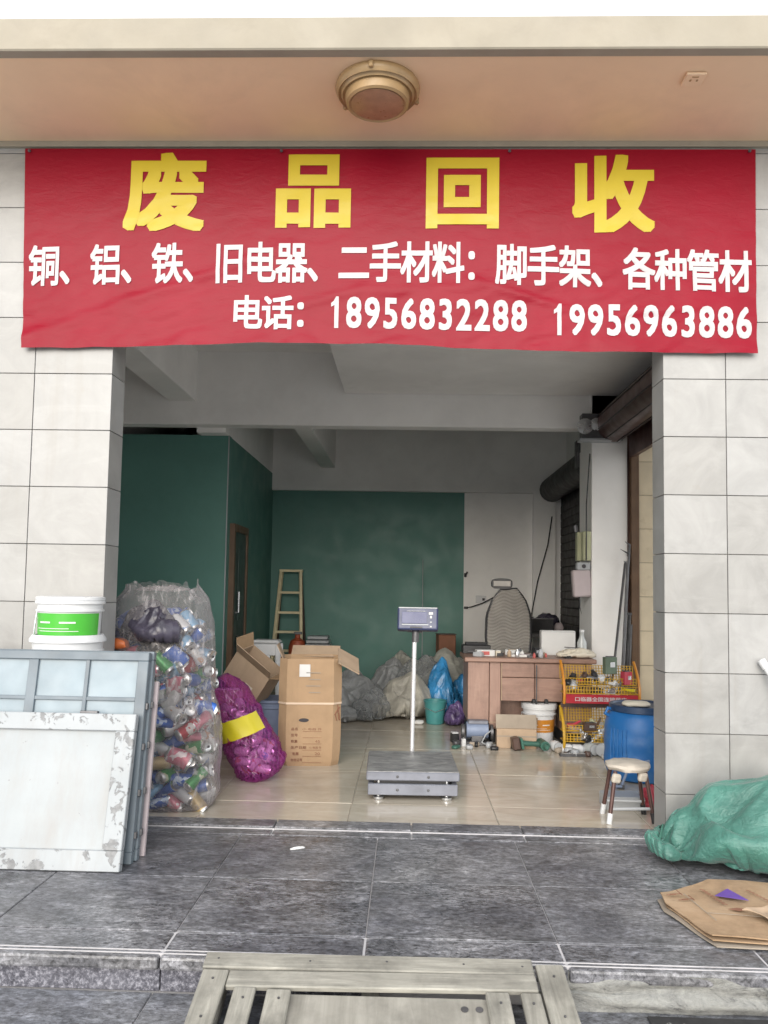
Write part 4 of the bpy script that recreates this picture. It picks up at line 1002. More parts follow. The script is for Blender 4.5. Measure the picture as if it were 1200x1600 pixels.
small('paper_stack', 'flat stack of papers in the middle of the desk', 'paper', (.95, 2.62, DT), (.16, .11, .018), 'paper', -.15, [('top_sheet', (.01, .0, .02), (.14, .1, .002), 'pink_grey')])
small('paper_stack', 'white folded card tray in front of the chair', 'tray', (.91, 2.75, DT), (.15, .06, .045), 'paper', -.1, [('insert', (0, 0, .046), (.1, .04, .006), 'card_grey')])
small('dark_tool', 'small dark gadget on the desk under the chair', 'gadget', (1.08, 2.66, DT), (.05, .07, .07), 'black_plastic', .3, [('knob', (0, -.037, .04), (.025, .01, .025), 'steel')])
small('white_case', 'square white panel box standing at the right of the desk', 'box', (1.29, 2.83, DT), (.29, .09, .21), 'paper', .03, [('back_seam', (0, -.046, .2), (.28, .002, .004), 'pale_grey')])
t = thing('cloth_bundle', 'cream cloth bundle at the right end of the desk', 'cloth', (1.40, 2.60, DT))
cloth_sack('cloth', 'loose', 'cream', (0, 0, 0), (.33, .21, .085), .1, t); MB().box((-.02, -.02, .083), (.16, .012, .006), (0, .04, .1)).build('strap', 'ink', t)
t = thing('glass_bottle', 'clear glass bottle beside the white panel box', 'bottle', (1.475, 2.72, DT))
b = MB(); b.lathe([(.035, 0), (.04, .005), (.04, .12), (.018, .17), (.016, .2), (.019, .205), (.019, .22)], n=20); b.build('body', 'glass_jar', t, True)
b = MB(); b.lathe([(.02, .205), (.021, .225), (.005, .228)], n=16); b.build('cap', 'white_plastic', t, True)
small('black_printer', 'black flat machine on the far left of the desk', 'machine', (.60, 2.9, DT), (.24, .14, .07), 'black_plastic', .05, [('lid', (0, .01, .082), (.18, .1, .02), 'black_fabric'), ('tray', (.0, -.075, .02), (.16, .02, .012), 'dark_steel')])
for k in range(16):
    x = rnd.uniform(.58, 1.45); y = rnd.uniform(2.5, 2.72); L = rnd.uniform(.03, .09); h = rnd.uniform(.012, .045); m = rnd.choice(['paper', 'dark_steel', 'card_grey', 'white_plastic', 'black_plastic', 'steel', 'pale_grey', 'card_pale', 'box_red_print'])
    b = MB()
    if k % 2: b.box((0, 0, h/2), (L, L*.6, h), None, h*.1); b.box((L*.1, 0, h+.003), (L*.5, L*.35, .006), (0, 0, .3))
    else: b.lathe([(h*.5, 0), (h*.55, .004), (h*.55, h*1.2), (h*.3, h*1.5), (h*.3, h*1.8)], n=12)
    tag(b.build('desk_oddment', m, None, True, (x, y, DT), (0, 0, rnd.uniform(-.8, .8))), 'small oddment lying among others on the desk top', 'oddment', 'oddments on the desk')
# chair
t = thing('office_chair', 'grey woven high-back office chair behind the desk', 'chair', (.96, 3.5, 0))
def chx(z): return float(np.interp(z, [.45, .6, .8, 1.0, 1.15, 1.25], [.17, .19, .21, .205, .15, .07]))
def chy(z): return .04*math.sin((z-.45)*4)
b = MB(); lf = [(-chx(z), chy(z), z) for z in np.linspace(.45, 1.25, 15)]; rg = [(chx(z), chy(z), z) for z in np.linspace(1.25, .45, 15)]
b.tube(lf+rg, .014, 8); b.build('back_frame', 'black_plastic', t, True)
b = MB()
for k in range(58):
    z = .46+.0136*k; hx = chx(z)
    b.tube([(x, chy(z)-.012*math.cos(x*7)-.006, z+.008*math.sin(x*30)) for x in np.linspace(-hx, hx, 15)], .0048, 4)
b.build('weave', 'mesh_grey', t, True)
b = MB(); rings = [[b.bm.verts.new((x, chy(z)-.012*math.cos(x*7)+.004, z)) for x in np.linspace(-chx(z), chx(z), 15)] for z in np.linspace(.45, 1.245, 30)]
b.skin(rings, False, False); b.build('back_sheet', 'mesh_back', t, True)
b = MB(); b.prism([(math.copysign(abs(math.cos(q))**.6, math.cos(q))*.10, math.copysign(abs(math.sin(q))**.6, math.sin(q))*.05) for q in [2*math.pi*i/24 for i in range(24)]], .04, Matrix.Translation((-.07, .02, 1.30)) @ Matrix.Rotation(math.pi/2, 4, 'X')); b.build('headrest', 'black_plastic', t)
MB().span(-.15, .01, -.025, -.02, 1.275, 1.325, .002).build('headrest_pad', 'mesh_grey', t)
b = MB(); b.tube([(-.07, .04, 1.22), (-.07, .04, 1.29)], .015); b.build('headrest_post', 'dark_steel', t)
MB().box((0, -.18, .45), (.46, .44, .07), None, .025, 2).build('seat', 'black_fabric', t)
b = MB(); b.tube([(0, -.15, .08), (0, -.15, .42)], .03); b.build('post', 'dark_steel', t)
for k in range(5):
    q = 2*math.pi*k/5; b = MB(); b.bar((0, -.15, .1), (.26*math.cos(q), -.15+.26*math.sin(q), .07), .04, .03, .004); b.lathe([(.025, 0), (.025, .04)], (.26*math.cos(q), -.15+.26*math.sin(q), 0), 10); b.build('leg', 'black_plastic', t)

# ------------------------------------------------------------------ floor clutter by the desk
t = thing('cardboard_box', 'low cardboard box with folded lid in front of the desk', 'box', (.875, 2.35, 0), (0, 0, R(-2)))
MB().span(-.155, .155, -.07, .07, 0, .15, .003).build('body', 'card_pale', t); MB().box((-.0, -.02, .20), (.32, .005, .11), (R(-18), 0, R(2))).build('flap', 'card_grey', t)
MB().box((.02, .06, .175), (.31, .005, .12), (R(30), 0, 0)).build('flap', 'card_pale', t); MB().span(-.156, .156, -.0715, -.0705, .088, .098).build('tape', 'card_grey', t)
t = bucket('paint_bucket', 'white paint bucket with orange label under the desk', (1.09, 2.55, 0), .31, .11, .13, 'rack_orange', None, (.1, .2))
b = MB(); b.lathe([(.14, .29), (.146, .295), (.146, .325), (.13, .33), (.01, .328)], n=30); b.build('lid', 'white_plastic', t, True)
for x in (-.06, .04): MB().box((x, -.1, .345), (.03, .03, .04), None, .006).build('knob', 'black_plastic', t)
t = thing('thin_stick', 'thin dark stick standing in front of the desk drawers', 'stick', (1.045, 2.41, .33)); b = MB(); b.tube([(0, 0, 0), (.003, .01, .31)], .005, 6); b.build('shaft', 'dark_steel', t); MB().box((0, 0, .01), (.016, .016, .02), None, .002).build('end', 'black_plastic', t)
t = thing('bench_grinder', 'dark blue-grey bench motor on the floor left of the desk', 'motor', (.575, 2.42, 0))
b = MB(); b.span(-.1, .1, -.06, .06, 0, .03, .004); b.build('base', 'dark_steel', t)
b = MB(); b.lathe([(.05, -.09), (.065, -.085), (.065, .085), (.05, .09)], (0, 0, .115), 22, Matrix.Rotation(math.pi/2, 4, 'Y')); b.build('body', 'bin_blue', t, True)
b = MB(); b.span(-.05, .05, -.05, .05, .02, .09, .006); b.build('pedestal', 'dark_steel', t)
b = MB(); b.span(-.075, .085, -.05, .05, .165, .195, .006); b.build('cover', 'scale_grey', t)
for x in (-.115, .115): b = MB(); b.lathe([(.03, -.012), (.06, -.01), (.06, .01), (.03, .012)], (x, 0, .1), 20, Matrix.Rotation(math.pi/2, 4, 'Y')); b.build('wheel', 'dark_steel', t, True)
b = MB(); b.tube([(.1, -.07, .12), (.06, -.085, .09), (.03, -.08, .03), (.09, -.09, .006), (.15, -.05, .006)], .006, 7); b.build('cable', 'pale_grey', t, True)
small('white_switch', 'small white plug lying beside the bench motor', 'plug', (.46, 2.32, 0), (.03, .03, .06), 'white_plastic', .3, [('pin', (0, 0, .066), (.012, .008, .012), 'steel')])
small('black_block', 'black block under the purple bag', 'block', (.40, 2.5, 0), (.06, .06, .07), 'black_plastic', .2, [('top', (0, 0, .075), (.05, .05, .01), 'white_plastic')])
t = thing('cordless_drill', 'dark green cordless drill lying before the cardboard box', 'drill', (.97, 2.22, 0), (0, 0, .1))
MB().box((-.115, 0, .055), (.06, .08, .095), (0, -.2, 0), .008).build('battery', 'door_wood', t); MB().box((-.07, 0, .055), (.02, .075, .085), (0, -.2, 0), .004).build('collar', 'tool_green', t)
b = MB(); b.tube([(-.06, 0, .055), (.02, 0, .05), (.09, 0, .045)], [.022, .019, .024], 12); b.build('handle', 'tool_green', t, True)
b = MB(); b.tube([(.10, -.07, .045), (.10, .08, .045)], .036, 14); b.tube([(.10, -.12, .045), (.10, -.07, .045)], [.016, .026], 12); b.build('gearbox', 'tool_green', t, True)
jar = [(1.165, 2.2, .04, .09), (1.24, 2.14, .036, .085), (1.32, 2.13, .036, .085), (1.41, 2.1, .045, .1), (1.50, 2.06, .05, .11)]
for k, (x, y, r, L) in enumerate(jar):
    t = thing('plastic_jar', ['white jar lying nearest the drill', 'white jar second from the drill', 'white jar in the middle of the row on the floor', 'pale jar with its mouth to the street', 'pale jar nearest the blue barrel'][k], 'jar', (x, y, r), (0, 0, [.3, 1.5, 1.5, .4, -.6][k]), 'jars on the floor below the yellow rack')
    mt = Matrix.Rotation(math.pi/2, 4, 'X')
    b = MB(); b.lathe([(r*.9, -L/2), (r, -L/2+.01), (r, L/2-.025), (r*.8, L/2-.012), (r*.8, L/2), (r*.68, L/2), (r*.68, -L/2+.02)], (0, 0, 0), 20, mt); b.build('body', 'glass_jar' if k > 2 else 'white_plastic', t, 35)
    b = MB(); b.lathe([(r*.86, L/2-.012), (r*.88, L/2-.008), (r*.88, L/2+.004), (r*.8, L/2+.006), (r*.3, L/2+.006)], (0, 0, 0), 20, mt); b.build('lid', 'pale_grey', t, 35)
small('dark_plank', 'dark strip of metal lying in front of the white jars', 'strip', (1.28, 2.03, 0), (.24, .04, .022), 'dark_steel', .05, [('lip', (0, -.015, .024), (.22, .008, .006), 'steel')])
for k, (x, y, s, m, n) in enumerate(((1.58, 2.02, .05, 'rubber', 'black scrap piece next to the blue barrel'), (1.63, 2.1, .06, 'pink_grey', 'pinkish rag pile behind the blue barrel'), (1.5, 1.95, .035, 'paper', 'white scrap at the foot of the blue barrel'), (1.34, 2.28, .055, 'pink_grey', 'pale rag in the bottom shelf of the rack'))):
    tag(blob('scrap_piece', m, (x, y, .13 if k == 3 else 0), (s*1.3, s, s*.6), 40+k, amp=.3, sub=3), n, 'scrap')

# ------------------------------------------------------------------ yellow rack
t = thing('display_rack', 'yellow wire display rack with a red lettered strip beside the desk', 'rack', (1.495, 2.22, 0))
RW = .285
for s in (-1, 1):
    for z0, dz, nm in ((.38, .31, 'rack_orange'), (.03, .31, 'rack_yellow')):
        b = MB(); pts_ = []
        for k in range(9):
            u = k/8; pts_.append((s*RW, -.10+.15*u**1.8-.04*math.sin(u*math.pi), z0+dz*u))
        b.tube(pts_, .011, 8); b.build('side_arm', nm, t, True)
def wiregrid(name, x0, x1, zf, y0f, n_x, n_z, mat):
    b = MB()
    for i in range(n_x+1): x = x0+(x1-x0)*i/n_x; b.bar((x, y0f(0), zf(0)), (x, y0f(1), zf(1)), .006, .004, up=Vector((0, 1, .2)))
    for j in range(n_z+1): u = j/n_z; b.bar((x0, y0f(u), zf(u)), (x1, y0f(u), zf(u)), .006, .0045)
    return b.build(name, mat, t)
wiregrid('wire_panel', -RW, RW, lambda u: .55+.105*u, lambda u: .06+.03*u, 26, 5, 'rack_yellow'); wiregrid('wire_panel', -RW, RW, lambda u: .455+.055*u, lambda u: -.09, 26, 2, 'rack_yellow')
wiregrid('wire_panel', -RW, RW, lambda u: .515+.05*u, lambda u: -.02, 26, 2, 'rack_yellow')
wiregrid('wire_panel', -RW, RW, lambda u: .225+.105*u, lambda u: .06+.02*u, 26, 5, 'rack_yellow'); wiregrid('wire_panel', -RW, RW, lambda u: .09+.06*u, lambda u: -.09, 22, 3, 'rack_yellow'); wiregrid('wire_panel', -RW, RW, lambda u: .165+.04*u, lambda u: -.03, 22, 2, 'rack_yellow')
for z, y0, y1 in ((.455, -.09, .06), (.515, -.02, .07), (.09, -.09, .06), (.16, -.03, .06)): MB().span(-RW, RW, y0, y1, z-.003, z+.003).build('shelf', 'rack_yellow', t)
MB().span(-.004, .004, .05, .056, .32, .6).build('post', 'rack_yellow', t)
sg = MB().span(-RW+.012, RW-.012, -.118, -.112, .383, .452, .002).build('sign_strip', 'rack_red', t)
label_text('口临器全国连锁药店', sg, -.205, .185, .40, .434, -.1195, 'letter_white', .012)
MB().span(-RW, RW, .02, .045, .335, .37).build('crossbar', 'door_wood', t)
bits = [('black_adapter', 'black power brick on the rack beside the sign', 'adapter', (1.46, 2.16, .459), (.07, .04, .04), 'black_plastic', .1), ('circuit_board', 'green circuit board case standing on top of the rack', 'circuit board', (1.585, 2.23, .60), (.10, .05, .13), 'pcb_green', .3),
        ('white_cutter', 'white handled tool on the left of the rack', 'tool', (1.30, 2.20, .52), (.07, .02, .025), 'white_plastic', .6), ('grey_parts', 'pale part box in the middle of the rack', 'box', (1.56, 2.15, .459), (.09, .05, .035), 'pale_grey', -.2),
        ('wire_tool', 'dark pliers lying on the upper shelf of the rack', 'pliers', (1.42, 2.22, .56), (.14, .02, .015), 'dark_steel', -.5), ('brown_parts', 'brown part lying on the lower shelf of the rack', 'part', (1.42, 2.2, .165), (.1, .05, .06), 'door_wood', .2),
        ('red_cable_coil', 'reddish coil at the right end of the rack', 'coil', (1.71, 2.22, .52), (.07, .06, .10), 'crate_red', .4), ('yellow_level', 'yellow stick lying across the right of the rack', 'stick', (1.70, 2.13, .48), (.02, .11, .02), 'yellow_tape', .8)]
for nm, lab, cat, loc, d, m, rz in bits:
    small(nm, lab, cat, loc, d, m, rz, [('detail', (d[0]*.1, -d[1]*.5-.001, d[2]*.55), (d[0]*.4, .003, d[2]*.3), 'steel'), ('cap', (0, 0, d[2]+.003), (d[0]*.6, d[1]*.6, .008), 'dark_steel')])

for k in range(34):
    zt, y0, y1 = ((.459, 2.14, 2.20), (.519, 2.21, 2.27), (.094, 2.14, 2.19), (.165, 2.2, 2.26))[k % 4]
    x = 1.235+.52*rnd.random(); y = rnd.uniform(y0, y1); L = rnd.uniform(.06, .14); th = rnd.uniform(.02, .04); m = rnd.choice(['dark_steel', 'steel', 'black_plastic', 'door_wood', 'pale_grey', 'white_plastic', 'pcb_green', 'crate_red', 'elec_box', 'brown_frame'])
    b = MB()
    if k % 3 == 0: b.box((0, 0, 0), (L, th*1.4, th), None, th*.15); b.box((L*.45, 0, th*.6), (L*.2, th, th*.8), (0, .5, 0), th*.1)
    elif k % 3 == 1: b.tube([(-L/2, 0, 0), (0, 0, th*.3), (L*.6, 0, th*1.5)], [th*.5, th*.4, th*.2], 8)
    else: b.lathe([(th*.5, 0), (th*.8, th*.1), (th*.8, L*.5), (th*.4, L*.6), (th*.4, L*.7)], n=10)
    o = b.build('rack_part', m, None, True, (x, y, zt+th*.6), (rnd.uniform(-.3, .3), rnd.uniform(-.5, .2), rnd.uniform(-1.2, 1.2)))
    lv = ('front of the upper shelf', 'back of the upper shelf', 'front of the lower shelf', 'back of the lower shelf')[k % 4]
    tag(o, 'small worn tool part lying at the %s of the yellow rack' % lv, 'part', 'parts on the '+lv)
# ------------------------------------------------------------------ leaning steel, electrical things on the column
for k, (p0, p1, wd, lab) in enumerate((((1.69, 2.78, 0), (1.895, 2.93, 1.50), .02, 'longest thin steel bar leaning on the plaster column'), ((1.80, 2.80, 0), (1.915, 2.93, 1.50), .016, 'second thin steel bar leaning on the plaster column'), ((1.84, 2.82, 0), (1.93, 2.93, 1.05), .03, 'short dark steel strip leaning by the brown rail'), ((1.87, 2.80, 0), (1.945, 2.92, .95), .014, 'shortest dark rod leaning by the brown rail'))):
    t = thing('steel_bar', lab, 'bar', p0, group='steel bars leaning on the column'); b = MB(); b.bar((0, 0, 0), Vector(p1)-Vector(p0), wd, .012, .002); b.build('shaft', 'dark_steel', t); MB().box(Vector(p1)-Vector(p0), (wd*1.2, .016, .02), None, .002).build('tip', 'dark_steel' if k else 'steel', t)
t = thing('hook_rod', 'forked dark rod end sticking out near the brown rail', 'rod', (1.91, 2.9, 1.45))
b = MB(); b.tube([(0, 0, 0), (.01, 0, .12), (-.07, -.02, .16)], [.012, .012, .002], 6); b.tube([(.01, 0, .12), (.015, 0, .2), (-.03, -.02, .225)], [.01, .01, .002], 6); b.build('fork', 'dark_steel', t)
b = MB(); b.tube([(-.1, -.1, -1.45), (0, 0, 0)], .012, 6); b.build('shaft', 'dark_steel', t)
t = thing('switch_box', 'pale yellow switch box on the side of the plaster column', 'switch box', (1.60, 3.12, 1.51))
for y, x in ((-.08, -.02), (.02, -.05)): MB().box((x, y, .13), (.07, .09, .26), None, .006).build('cover', 'elec_box', t)
b = MB(); b.tube([(-.03, -.13, .0), (-.03, -.14, .5), (.0, -.14, .95)], .006, 6); b.build('cable', 'black_plastic', t, True)
b = MB(); b.tube([(-.09, .0, .26), (-.1, .0, .32)], .02, 8); b.build('knob', 'dark_steel', t)
t = thing('meter_box', 'pinkish grey meter box hanging under the switch box', 'meter', (1.57, 3.05, 1.18))
MB().box((-.03, 0, .13), (.16, .09, .24), (0, R(-4), 0), .012).build('case', 'pink_grey', t); MB().box((-.02, -.02, .28), (.12, .07, .07), None, .01).build('head', 'pale_grey', t)
b = MB(); b.lathe([(.018, 0), (.018, .008), (.004, .01)], (-.02, -.056, .28), 14, Matrix.Rotation(math.pi/2, 4, 'X')); b.build('dial', 'ink', t)
b = MB(); b.tube([(-.05, -.03, .02), (-.05, -.03, -.08), (-.03, -.03, -.15), (-.01, -.03, -.08), (.005, -.04, .14), (.01, -.04, .3)], .005, 6); b.build('cable', 'black_plastic', t, True)
t = thing('wall_socket', 'white socket plate on the grey back wall', 'socket', (.905, 5.795, 1.07)); MB().box((0, -.006, .055), (.13, .012, .09), None, .004).build('plate', 'white_plastic', t); MB().box((.03, -.013, .055), (.03, .003, .03)).build('slot', 'ink', t)
t = thing('power_cord', 'dark cord sagging from the socket across the back wall', 'cord', (.72, 5.78, 1.02)); b = MB(); b.tube([(0, 0, 0), (.06, -.02, .01), (.2, -.03, .06), (.4, -.06, .17), (.62, -.1, .2)], .007, 6); b.build('cable', 'black_plastic', t, True); MB().box((0, 0, .0), (.05, .02, .03), None, .004).build('plug', 'black_plastic', t)
t = thing('hanging_cable', 'dark cable hanging down the grey back wall by the shutter', 'cable', (1.5, 5.7, .9)); b = MB(); b.tube([(0, 0, 0), (.08, 0, .45), (.2, -.02, .9), (.25, -.02, 1.25)], .008, 6); b.build('cable', 'black_plastic', t, True); MB().box((0, 0, -.02), (.02, .02, .05), None, .003).build('end', 'dark_steel', t)
t = thing('wall_hook', 'small black hook on the edge of the green back wall', 'hook', (.71, 5.79, 1.42)); b = MB(); b.tube([(0, 0, 0), (0, -.04, 0), (.02, -.05, .04)], .01, 6); b.build('hook', 'ink', t); MB().box((0, 0, 0), (.03, .01, .05)).build('plate', 'ink', t)
# workbench with scrap at the back right
t = thing('workbench', 'dark workbench covered in scrap before the closed shutter', 'bench', (1.42, 4.9, 0))
MB().span(-.36, .38, -.3, .3, .74, .80, .005).build('top', 'dark_steel', t)
for x in (-.32, .34):
    for y in (-.26, .26): MB().span(x-.025, x+.025, y-.025, y+.025, 0, .74).build('leg', 'dark_steel', t)
MB().span(-.3, .32, -.24, .24, .3, .33).build('shelf', 'dark_steel', t)
sc_ = [('box', 'dark_steel', (1.15, 4.8, .80), (.09, .08, .06), 'dark lump at the left of the workbench'), ('x', 'pale_grey', (1.42, 4.72, .8), (.05, .04, .04), 'pale metal part at the front of the workbench'), ('x', 'dark_bag', (1.55, 4.85, .8), (.13, .1, .10), 'dark bundle heaped at the right of the workbench'), ('x', 'pink_grey', (1.66, 4.75, .8), (.05, .04, .05), 'pinkish part at the right end of the workbench'), ('x', 'steel', (1.5, 4.68, .8), (.06, .03, .025), 'shiny part in front of the dark bundle'), ('x', 'dark_steel', (1.3, 5.0, .8), (.16, .08, .09), 'long dark scrap along the back of the workbench')]
for k, (_, m, c, d, lab) in enumerate(sc_): tag(blob('metal_scrap', m, c, d, 60+k, amp=.3, sub=3), lab, 'scrap', 'scrap on the workbench')
small('long_case', 'long dark case lying behind the chair at the back', 'case', (1.35, 4.55, .80), (.42, .1, .14), 'black_fabric', .02, [('rim', (0, -.05, .145), (.42, .01, .012), 'dark_steel')])
small('brown_stool_box', 'brown box behind the olive sack at the green wall', 'box', (.45, 5.2, 0), (.2, .16, .72), 'ink_brown', .2, [('lid', (0, 0, .725), (.21, .17, .01), 'door_wood')])

# ------------------------------------------------------------------ barrel and stool by the right jamb
t = thing('blue_barrel', 'bright blue plastic barrel with dark lid by the right jamb', 'barrel', (1.585, 1.38, 0))
b = MB(); pf = [(.19, 0), (.215, .012), (.235, .06)]+[(.245+.003*math.sin(k*1.0), .09+.02*k) for k in range(13)]+[(.235, .375), (.222, .415), (.205, .44), (.195, .445), (.195, .455)]; b.lathe(pf, n=48); b.build('body', 'barrel_blue', t, 35)
b = MB(); b.lathe([(.207, .443), (.213, .447), (.213, .485), (.205, .489), (.19, .487), (.185, .478), (.01, .478)], n=44); b.build('lid', 'barrel_lid', t, 35)
for q in (math.pi*1.02, math.pi*1.9):
    b = MB(); b.tube([(.20*math.cos(q), .20*math.sin(q), .395), (.248*math.cos(q), .248*math.sin(q), .425), (.228*math.cos(q), .228*math.sin(q), .458), (.2*math.cos(q), .2*math.sin(q), .45)], .013, 8); b.build('handle', 'barrel_blue', t, True)
for q in np.linspace(-2.75, -2.25, 5):
    b = MB(); b.tube([(.243*math.cos(q), .243*math.sin(q), .07), (.25*math.cos(q), .25*math.sin(q), .2), (.244*math.cos(q), .244*math.sin(q), .34)], .004, 6); b.build('rib', 'barrel_blue', t, True)
tag(blob('cloth_rag', 'cream', (1.53, 1.32, .48), (.09, .07, .018), 71, amp=.3, sub=3), 'cream rag lying on the lid of the blue barrel', 'rag')
t = thing('padded_stool', 'low stool with a whitish wrapped seat by the right jamb', 'stool', (1.215, .37, 0))
b = MB(); b.lathe([(.085, .27), (.112, .274), (.121, .289), (.117, .303), (.095, .312), (.01, .314)], n=36)
for v in b.bm.verts: v.co += Vector((noise.noise(v.co*22), noise.noise(v.co*22+Vector((4, 0, 0))), noise.noise(v.co*18)*.8))*.008
b.build('seat', 'foam_seat', t, True)
for x, y in ((-.125, -.10), (.125, -.07), (.12, .11), (-.11, .11)):
    b = MB(); b.tube([(x, y, .0), (x*.66, y*.66, .27)], .011, 10); lg = b.build('leg', 'brown_metal', t, True)
    b = MB(); b.tube([(x*1.0, y*1.0, .0), (x*.93, y*.93, .055)], .0145, 10); b.build('foot_cap', 'white_plastic' if x < 0 else 'black_plastic', lg, True)
for q0, q1 in (((-.105, -.085, .075), (.105, -.06, .075)), ((-.09, .09, .075), (.1, .09, .075))): b = MB(); b.tube([q0, q1], .008, 8); b.build('stretcher', 'pale_grey', t, True)
for x, z in ((-.08, .235), (.06, .245)): MB().box((x, -.075, z), (.05, .03, .05), (.2, .1, .2), .012, 2).build('wrap_knot', 'foam_seat', t)
small('grey_block', 'pale grey block on the floor under the stool', 'block', (1.25, .62, 0), (.22, .16, .075), 'pale_grey', 0, [('line', (0, -.081, .06), (.22, .002, .006), 'white_plastic')])
tag(cloth_sack('red_bag', 'loose', 'crate_red', (1.40, .60, 0), (.12, .13, .14), .4), 'small crumpled red bag between the stool and the jamb', 'bag')
t = thing('hose_tangle', 'pale hose tangled under the blue barrel', 'hose', (1.36, 1.05, 0)); b = MB(); b.tube([(.0, 0, .01), (.03, -.03, .12), (.1, -.04, .17), (.17, -.02, .18)], .009, 8); b.tube([(0, -.02, .02), (-.06, -.02, .02), (-.08, -.03, .05)], .008, 8); b.build('hose', 'bin_blue', t, True); MB().box((0, 0, .015), (.04, .03, .03), None, .004).build('fitting', 'dark_steel', t)

# ------------------------------------------------------------------ right front: green sack, cardboard, pipe, mat
def gshape(pos, p):
    k = 1.0
    if p.x < -.3: k = 1-.45*((-.3-p.x)/.7)
    return Vector((pos.x, pos.y*k, pos.z*k-(1-k)*.06))
t = thing('green_sack', 'large stuffed green woven sack lying by the right pillar', 'sack', (1.60, -.34, 0), (0, 0, -.22))
cloth_sack('body', 'stuffed', 'sack_green', (0, 0, 0), (1.0, .60, .44), 0, t, 1)
b = MB(); b.tube([(-.42, -.06, .10), (-.40, 0, .15), (-.41, .06, .12), (-.43, .08, .06)], .005, 6); b.build('tie', 'tool_green', t, True)
t = thing('flattened_carton', 'flattened brown carton with purple triangle print on the dark tiles', 'carton', (1.28, -.92, .002))
poly = [(-.26, .13), (-.275, .02), (-.205, -.29), (.44, -.33), (.48, .27), (-.01, .285)]
for k, (s_, z, m, dr_) in enumerate(((1.0, .002, 'card_grey', (0, 0)), (.985, .008, 'card_dirty', (.012, .004)), (.97, .015, 'card_dirty', (.004, .012)))):
    b = MB(); b.prism([(x*s_+dr_[0], y*s_+dr_[1]) for x, y in poly], .004, Matrix.Translation((0, 0, z)) @ Matrix.Rotation((.05, -.02, .0)[k], 4, 'Z'))
    bmesh.ops.triangulate(b.bm, faces=[f for f in b.bm.faces if len(f.verts) > 4]); bmesh.ops.subdivide_edges(b.bm, edges=b.bm.edges, cuts=5, use_grid_fill=True)
    for v in b.bm.verts:
        v.co.z += .012*abs(noise.noise(Vector((v.co.x*3.2, v.co.y*4.5, 0))))+k*.004*(1+noise.noise(Vector((v.co.x*9, v.co.y*9, k*3))))
        if v.co.y < -.2 and v.co.x < .1: v.co.z += (.0, .003, .009)[k]*(-.2-v.co.y)/.1
    b.build('sheet', m, t, 25)
def onfloor(o): o.rotation_euler = (-math.pi/2, 0, 0)
fz = .035
b = MB(); b.prism([(-.08, .06), (.035, .02), (.0, .14)], .0015, Matrix.Translation((.03, .03, fz+.004))); b.build('triangle_print', 'ink_purple', t)
MB().box((.06, -.10, fz+.002), (.40, .003, .001), (0, 0, -.12)).build('crease_shade', 'card_grey', t); MB().box((-.15, -.02, fz+.0025), (.003, .26, .001), (0, 0, .12)).build('crease_shade', 'card_grey', t)  # shading of two fold lines, put in as thin grey strips
b = MB()
for k in range(9): b.box((-.075+.004*k, .155-.018*k, fz+.003), (.022, .006, .001), (0, 0, -.5))
for k in range(7): b.box((.11+.006*k, .16-.018*k, fz+.003), (.02, .005, .001), (0, 0, -.5))
for x0, y0 in ((-.20, .10), (-.17, .05)):
    for dx, dy, L, q in ((0, 0, .05, .2), (.02, .015, .05, 1.7), (-.02, -.01, .04, .2)): b.box((x0+dx, y0+dy, fz+.004), (L, .004, .001), (0, 0, q))
for k in range(3): b.box((.2+.05*k, .16, fz+.003), (.035, .005, .001), (0, 0, .9))
b.prism([(-.05, .0), (-.01, -.015), (.03, .002), (-.01, .016)], .001, Matrix.Translation((.0, -.04, fz+.003)))
b.build('ink_print', 'ink_brown', t)
b = MB(); b.prism([(.02, -.17), (.13, -.13), (.2, -.16), (.26, -.10), (.17, -.06), (.1, -.09)], .003, Matrix.Translation((0.02, -.03, .075))); b.build('torn_paper', 'paper', t)
for k, (pl_, z, m) in enumerate((([(-.02, -.10), (.12, -.05), (.3, -.08), (.33, -.16), (.16, -.20), (.08, -.17)], .045, 'card_pale'), ([(.05, -.20), (.2, -.19), (.4, -.17), (.44, -.3), (.2, -.33), (.07, -.33)], .05, 'card_grey'), ([(.2, -.05), (.38, -.02), (.42, -.12), (.28, -.13)], .047, 'card'))):
    b = MB(); b.prism(pl_, .003, Matrix.Translation((0, 0, z))); bmesh.ops.triangulate(b.bm, faces=[f for f in b.bm.faces if len(f.verts) > 4]); bmesh.ops.subdivide_edges(b.bm, edges=b.bm.edges, cuts=6, use_grid_fill=True)
    for v in b.bm.verts: v.co += Vector((noise.noise(v.co*20)*.012, noise.noise(v.co*20+Vector((7, 0, 0)))*.012, abs(noise.noise(v.co*13))*.03))
    b.build('torn_flap', m, t, 60)
tag(blob('white_paper', 'paper', (1.60, -.62, .0), (.04, .05, .06), 83, amp=.35, sub=3), 'white paper scrap at the right edge by the green sack', 'paper')
t = thing('white_pipe', 'white plastic pipe leaning on the right pillar above the green sack', 'pipe', (2.17, -.5, 0)); b = MB(); b.tube([(0, 0, 0), (-.40, .46, .90)], .016, 14); b.build('pipe', 'white_plastic', t, True); b = MB(); b.tube([(-.385, .443, .866), (-.402, .4625, .905)], .02, 14); b.build('collar', 'white_plastic', t, True)
tag(cloth_sack('plastic_scrap', 'loose', 'glass_jar', (1.84, -.10, .0), (.24, .17, .36), .4), 'crumpled pale plastic behind the green sack by the pillar', 'scrap')
t = thing('white_rod', 'short white rod end at the right edge of the step', 'rod', (1.32, -1.47, -.10)); b = MB(); b.tube([(-.13, .06, .045), (.1, .0, .02), (.4, -.05, .0)], [.01, .016, .016], 10); b.build('rod', 'white_plastic', t, True); b = MB(); b.tube([(-.14, .062, .046), (-.125, .058, .044)], .012, 10); b.build('tip', 'white_plastic', t)
